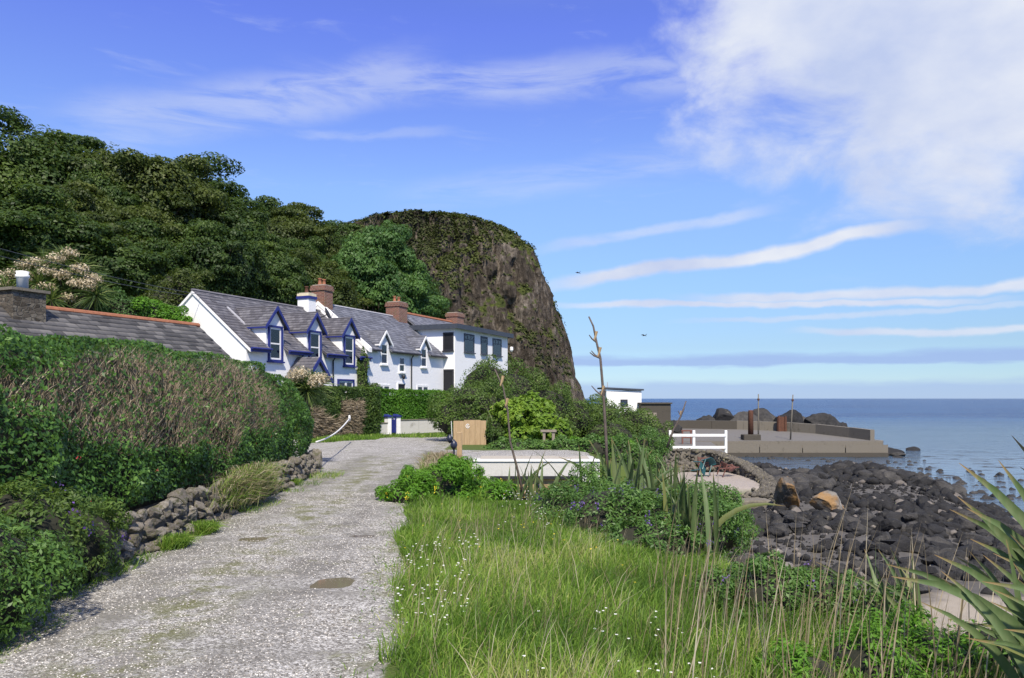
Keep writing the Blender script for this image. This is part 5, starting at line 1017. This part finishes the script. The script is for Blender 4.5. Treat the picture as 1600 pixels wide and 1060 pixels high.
# pier
pr = thing('stone_pier', 'concrete harbour pier with parapet wall running out to sea', 'pier', (10, 66, SEA))
def pz(z): return z - SEA
front = [(2, 0), (22, 0.3), (22.4, 1.0)]; rear = [(22.0, 2.0), (19, 10), (14.5, 14), (4, 15), (-3, 15)]
poly = [(-4, 0, 0)] + [(a, b, 0) for a, b in front[1:]] + [(a, b, 0) for a, b in rear]
m = MB(); zd = pz(-2.0); a_ = [m.bm.verts.new((x, y, -3)) for x, y, _ in poly]; b_ = [m.bm.verts.new((x, y, zd + y * .045)) for x, y, _ in poly]; m.bm.faces.new(a_[::-1]); m.bm.faces.new(b_)
for i in range(len(poly)): j = (i + 1) % len(poly); m.bm.faces.new((a_[i], a_[j], b_[j], b_[i]))
m.add('quay', 'concrete', pr)
m = MB(); m.bm.faces.new([m.bm.verts.new((x * .985 + .1, y * .95 + .25, zd + (y * .95 + .25) * .045 + .01)) for x, y, _ in poly]); m.add('deck', 'quay_top', pr)
pw = [(21.4, .9), (20.7, 3.5), (19.2, 7.5), (17.0, 10.5), (13, 12.5), (8, 13.4), (2, 13.8), (-3, 13.8)]
for i, (p, q) in enumerate(zip(pw[:-1], pw[1:])):
    p, q = Vector((*p, 0)), Vector((*q, 0)); k = max(1, int((q - p).length / 2.2)); t = (q - p).normalized(); s = Vector((-t.y, t.x, 0)) * .22
    for j in range(k):
        u = p.lerp(q, j / k) + t * .01; v = p.lerp(q, (j + 1) / k) - t * .01; m = MB(); zt = .98 - .02 * i
        vs = [Vector((c.x, c.y, zd + c.y * .045 - .05)) for c in (u - s, v - s, v + s, u + s)]; tp = [c + Vector((0, 0, zt)) for c in vs]; A = [m.bm.verts.new(c) for c in vs]; B = [m.bm.verts.new(c) for c in tp]; m.bm.faces.new(A[::-1]); m.bm.faces.new(B)
        for e in range(4): f = (e + 1) % 4; m.bm.faces.new((A[e], A[f], B[f], B[e]))
        m.add('parapet_panel', 'concrete' if i < 4 else 'concrete_dark', pr)
for i in range(7): MB().box(-3.5 + i * 3.7, .12 + i * 3.7, -.05 + .0143 * max(0, i - 1.0) * 3.0 - .12, -.002, -2.5, zd - .25 + random.uniform(-.05, .03)).add('facing_panel', 'concrete', pr)
MB().box(-3.5, 22.2, -.3, -.06, -2, .35).add('weed_band', 'concrete_dark', pr)
mp = thing('mooring_post', 'rusty square mooring post on a concrete base on the pier', 'post', (P(1173, 0, 67.5).x, 67.5, -1.95)); MB().box(-.75, .75, -.5, .5, -.1, .5).add('base_block', 'concrete_dark', mp, bev=.05); MB().tube([(0, 0, .4), (0, 0, 2.5), (0, 0, 2.62)], .24, 10, .2).add('shaft', 'rust', mp, True)
lp = thing('rusty_ladder_post', 'rusty stanchion standing against the pier parapet', 'post', (P(1221, 0, 76).x, 76, -1.6)); MB().box(-.45, .45, -.2, .1, 0, 1.5).add('plate', 'rust', lp); MB().box(-.4, -.25, -.3, -.2, 0, 1.6).add('upright', 'rust', lp); MB().box(.25, .4, -.3, -.2, 0, 1.6).add('upright', 'rust', lp)
for px, top, base, Y, lb in ((1185, 616, 686, 69, 'thin pale pole standing beside the rusty mooring post'), (1237, 617, 692, 67.5, 'thin pale leaning pole on the pier, right of the rusty post')):
    b = P(px - (2 if px > 1200 else 0), base, Y); b.z = -1.95; e = P(px + (2 if px > 1200 else 0), top, Y) - b; t = thing('pier_pole', lb, 'pole', b, 0, 'poles on the pier'); MB().tube([(0, 0, -.1), e * .5, e], .07, 6, .045).add('shaft', 'concrete', t, True); MB().tube([e * .86, e * .9], .1, 6).add('collar', 'rust', t)
bt = thing('pier_bollard_frame', 'small dark metal frame on the quay behind the white fence', 'frame', (P(1073, 0, 63).x, 63, hz(14, 63)-.0)); bt.location.z = -1.75
for x in (-.35, .35): MB().box(x - .06, x + .06, -.06, .06, -.6, .75).add('post', 'wood_red', bt)
MB().box(-.45, .45, -.08, .08, .751, .87).add('bar', 'wood_red', bt); MB().box(-.3, .3, -.05, .05, .2, .3).add('bar', 'wood_red', bt)
sp_ = thing('quay_apron', 'pale concrete slip behind the white fence', 'slipway', (10, 56, -2.2)); m = MB(); m.prism([(-1.2, -9, 0), (4.2, -8.4, -.15), (7, 9.7, .2), (-4, 9.7, .3)], (0, 0, -1.5)); m.add('slab', 'quay_top', sp_)
hut = thing('white_hut', 'small white harbour hut with dark flat roof and one window', 'hut', (P(975, 0, 58).x, 58, -.9), R(6))
MB().box(-1.35, 1.35, 0, 2.4, -1.2, 3.2).add('wall', 'render_white', hut); MB().prism([(-1.5, -.15, 3.33), (1.5, -.15, 3.2), (1.5, -.15, 3.32), (-1.5, -.15, 3.45)], (0, 2.7, 0)).add('roof', 'fascia', hut); window(hut, -.25, .25, 2.0, 2.5, 'plain', None, False, 0, 'paint_black'); MB().tube([(-1.15, .5, 3.3), (-1.15, .5, 3.85)], .03, 6).add('vent_pipe', 'lead', hut)
sh = thing('concrete_store', 'grey concrete store with boarded door beside the white hut', 'store', (P(1026, 0, 57).x, 57, -1.1)); MB().box(-1.15, 1.05, 0, 2.5, -1.2, 2.4).add('wall', 'concrete_dark', sh); MB().box(-1.25, 1.15, -.12, 2.6, 2.401, 2.5).add('roof', 'concrete_dark', sh)
for i in range(5): MB().box(-1.1 + i * .22, -.89 + i * .22, -.04, -.002, -.6, 1.75).add('door_board', 'wood_grey', sh)
# breakwater rocks behind the pier
rk = [rock_mesh('boulder', 20 + k, 4, .75, .55) for k in range(9)]
def boulder(label, x, y, z, s, sc, mat='basalt', group=None, k=None, name='boulder'):
    o = link(name, random.choice(rk) if k is None else rk[k], None, None, (x, y, z), (random.uniform(-.3, .3), random.uniform(-.3, .3), random.uniform(0, 6.28)), label=label, cat='rock', group=group); o.scale = (s * sc[0], s * sc[1], s * sc[2])
    if not o.data.materials: o.data.materials.append(MATS['basalt'])
    o.material_slots[0].link = 'OBJECT'; o.material_slots[0].material = MATS[mat]; return o
ORD = ['leftmost', 'second from the left', 'third from the left', 'fourth from the left', 'fifth from the left', 'sixth from the left', 'seventh from the left', 'eighth from the left', 'ninth from the left', 'tenth from the left', 'rightmost']
for i, (px, pt, wpx) in enumerate(sorted(((1107, 656, 60), (1130, 647, 70), (1158, 650, 62), (1192, 645, 66), (1225, 644, 52), (1262, 651, 62), (1290, 654, 60), (1312, 666, 40), (1145, 662, 80), (1205, 660, 90), (1250, 664, 80)))):
    Y = 89 + (i % 3) * 1.5; q = P(px, pt - 5, Y); r = wpx / F * Y / 2 * 1.2; h = (q.z - SEA + .8) / 2
    boulder('dark breakwater rock behind the pier parapet, ' + ORD[i], q.x, Y, SEA - .8 + h, 1, (r, r * .9, h * 1.5), 'basalt', 'breakwater rocks behind the pier')
q = P(1342, 660, 96); boulder('lone dark rock standing in the sea beyond the pier end', q.x, 96, SEA + .2, 1, (1.5, 1.2, 1.0)); q = P(1020, 0, 75); boulder('dark rock showing over the concrete store roof', q.x - .3, 75, .2, 1, (1.2, 1, 1.2)); boulder('dark rock to the right of the concrete store', P(1052, 0, 75).x, 75, -1.4, 1, (1.6, 1, 1.4))
for i, (px, py, s) in enumerate(((1365, 712, 1.1), (1385, 708, 1.3), (1395, 712, .9), (1402, 715, .5), (1425, 704, .8))): Y = (EYE - SEA) * F / (py - HOR); boulder('weedy rock in the water at the pier end, ' + (ORD[i] if i < 4 else ORD[10]), (px - 800) / F * Y, Y, SEA, s, (1.3, .9, .45), 'basalt', 'rocks at the pier end')
boulder('large pale boulder patched with orange lichen below the terrace wall', 9.75, 27.2, -1.75, 1.0, (1.0, .85, .95), 'rock_lichen', None, 0); boulder('orange lichened rock right of the large pale boulder', 11.0, 26.6, -2.05, 1, (.85, .65, .75), 'rock_lichen', None, 1); boulder('small orange stained rock at the foot of the large pale boulder', 8.9, 26.0, -2.55, 1, (.5, .5, .42), 'rock_lichen', None, 2)
boulder('dark wet rock leaning between the two lichened boulders', 10.4, 25.4, -2.6, 1, (.9, .7, .6), 'basalt', None, 3)
# boulder beach: the biggest as individuals, the rest one mass
N = 19000; y = 13.5 + 52 * rng.random(N) ** 1.25; x = rng.uniform(2.8, 32, N); s = .1 + .4 * rng.random(N) ** 3.6
ok = (x > np.interp(y, xb_y, xb_x) + .3 + .4 * (y < 20)) & (x < np.interp(y, xs_y, xs_x) + 1.2) & (x < .74 * y + 3) & (y < 57) & ((y > 14.6) | (rng.random(N) < .08)) 
clus = fbm(np.stack([x * .35, y * .35, x * 0], -1), 4, 88); s = s * (.45 + 1.3 * S(.36, .62, clus)); ok &= (x < np.interp(y, xs_y, xs_x) + 6 * (fbm(np.stack([x * .12, y * .2, x * 0], -1), 4, 90) - .42) + 1)
x, y, s = x[ok], y[ok], np.minimum(s[ok], .012 * y[ok] + .16) * .76 * (1 + .25 * (y[ok] > 35)); z = hgt(x, y) + s * rng.uniform(.05, .4, len(x)); vis = s / y; order = np.argsort(-vis); big = order[:290]; rest = order[290:]
bl = 'dark basalt boulder lying on the boulder beach'
for i in big:
    pale = y[i] < 22 and x[i] < 7 and random.random() < .3
    boulder('paler grey boulder on the beach below the big hebe bush' if pale else bl, x[i], y[i], z[i], s[i] * 1.15, (1.15, 1, .85), 'rock_pale' if pale else 'basalt', 'pale boulders on the beach' if pale else 'boulders on the beach')
bmr = rest[rest % 9 != 0]; scatter_rocks(np.stack([x, y, z], -1)[bmr], s[bmr] * 1.1, 'beach_boulders', 'basalt', kind='stuff', label='mass of dark basalt boulders covering the beach'); bmr = rest[rest % 9 == 0]; scatter_rocks(np.stack([x, y, z], -1)[bmr], s[bmr] * .8, 'beach_stones', 'rock_pale', kind='stuff', label='paler stones among the dark beach boulders')
n = 1500; xx_ = rng.uniform(16, 34, n); yy_ = rng.uniform(30, 66, n); d = xx_ - np.interp(yy_, xs_y, xs_x); k = (d > 0) & (rng.random(n) < np.exp(-d / 3.0)); scatter_rocks(np.stack([xx_, yy_, np.full(n, SEA - .04)], -1)[k], rng.uniform(.12, .4, k.sum()), 'shallow_rocks', 'basalt', kind='stuff', label='dark weedy rocks breaking the shallow water')
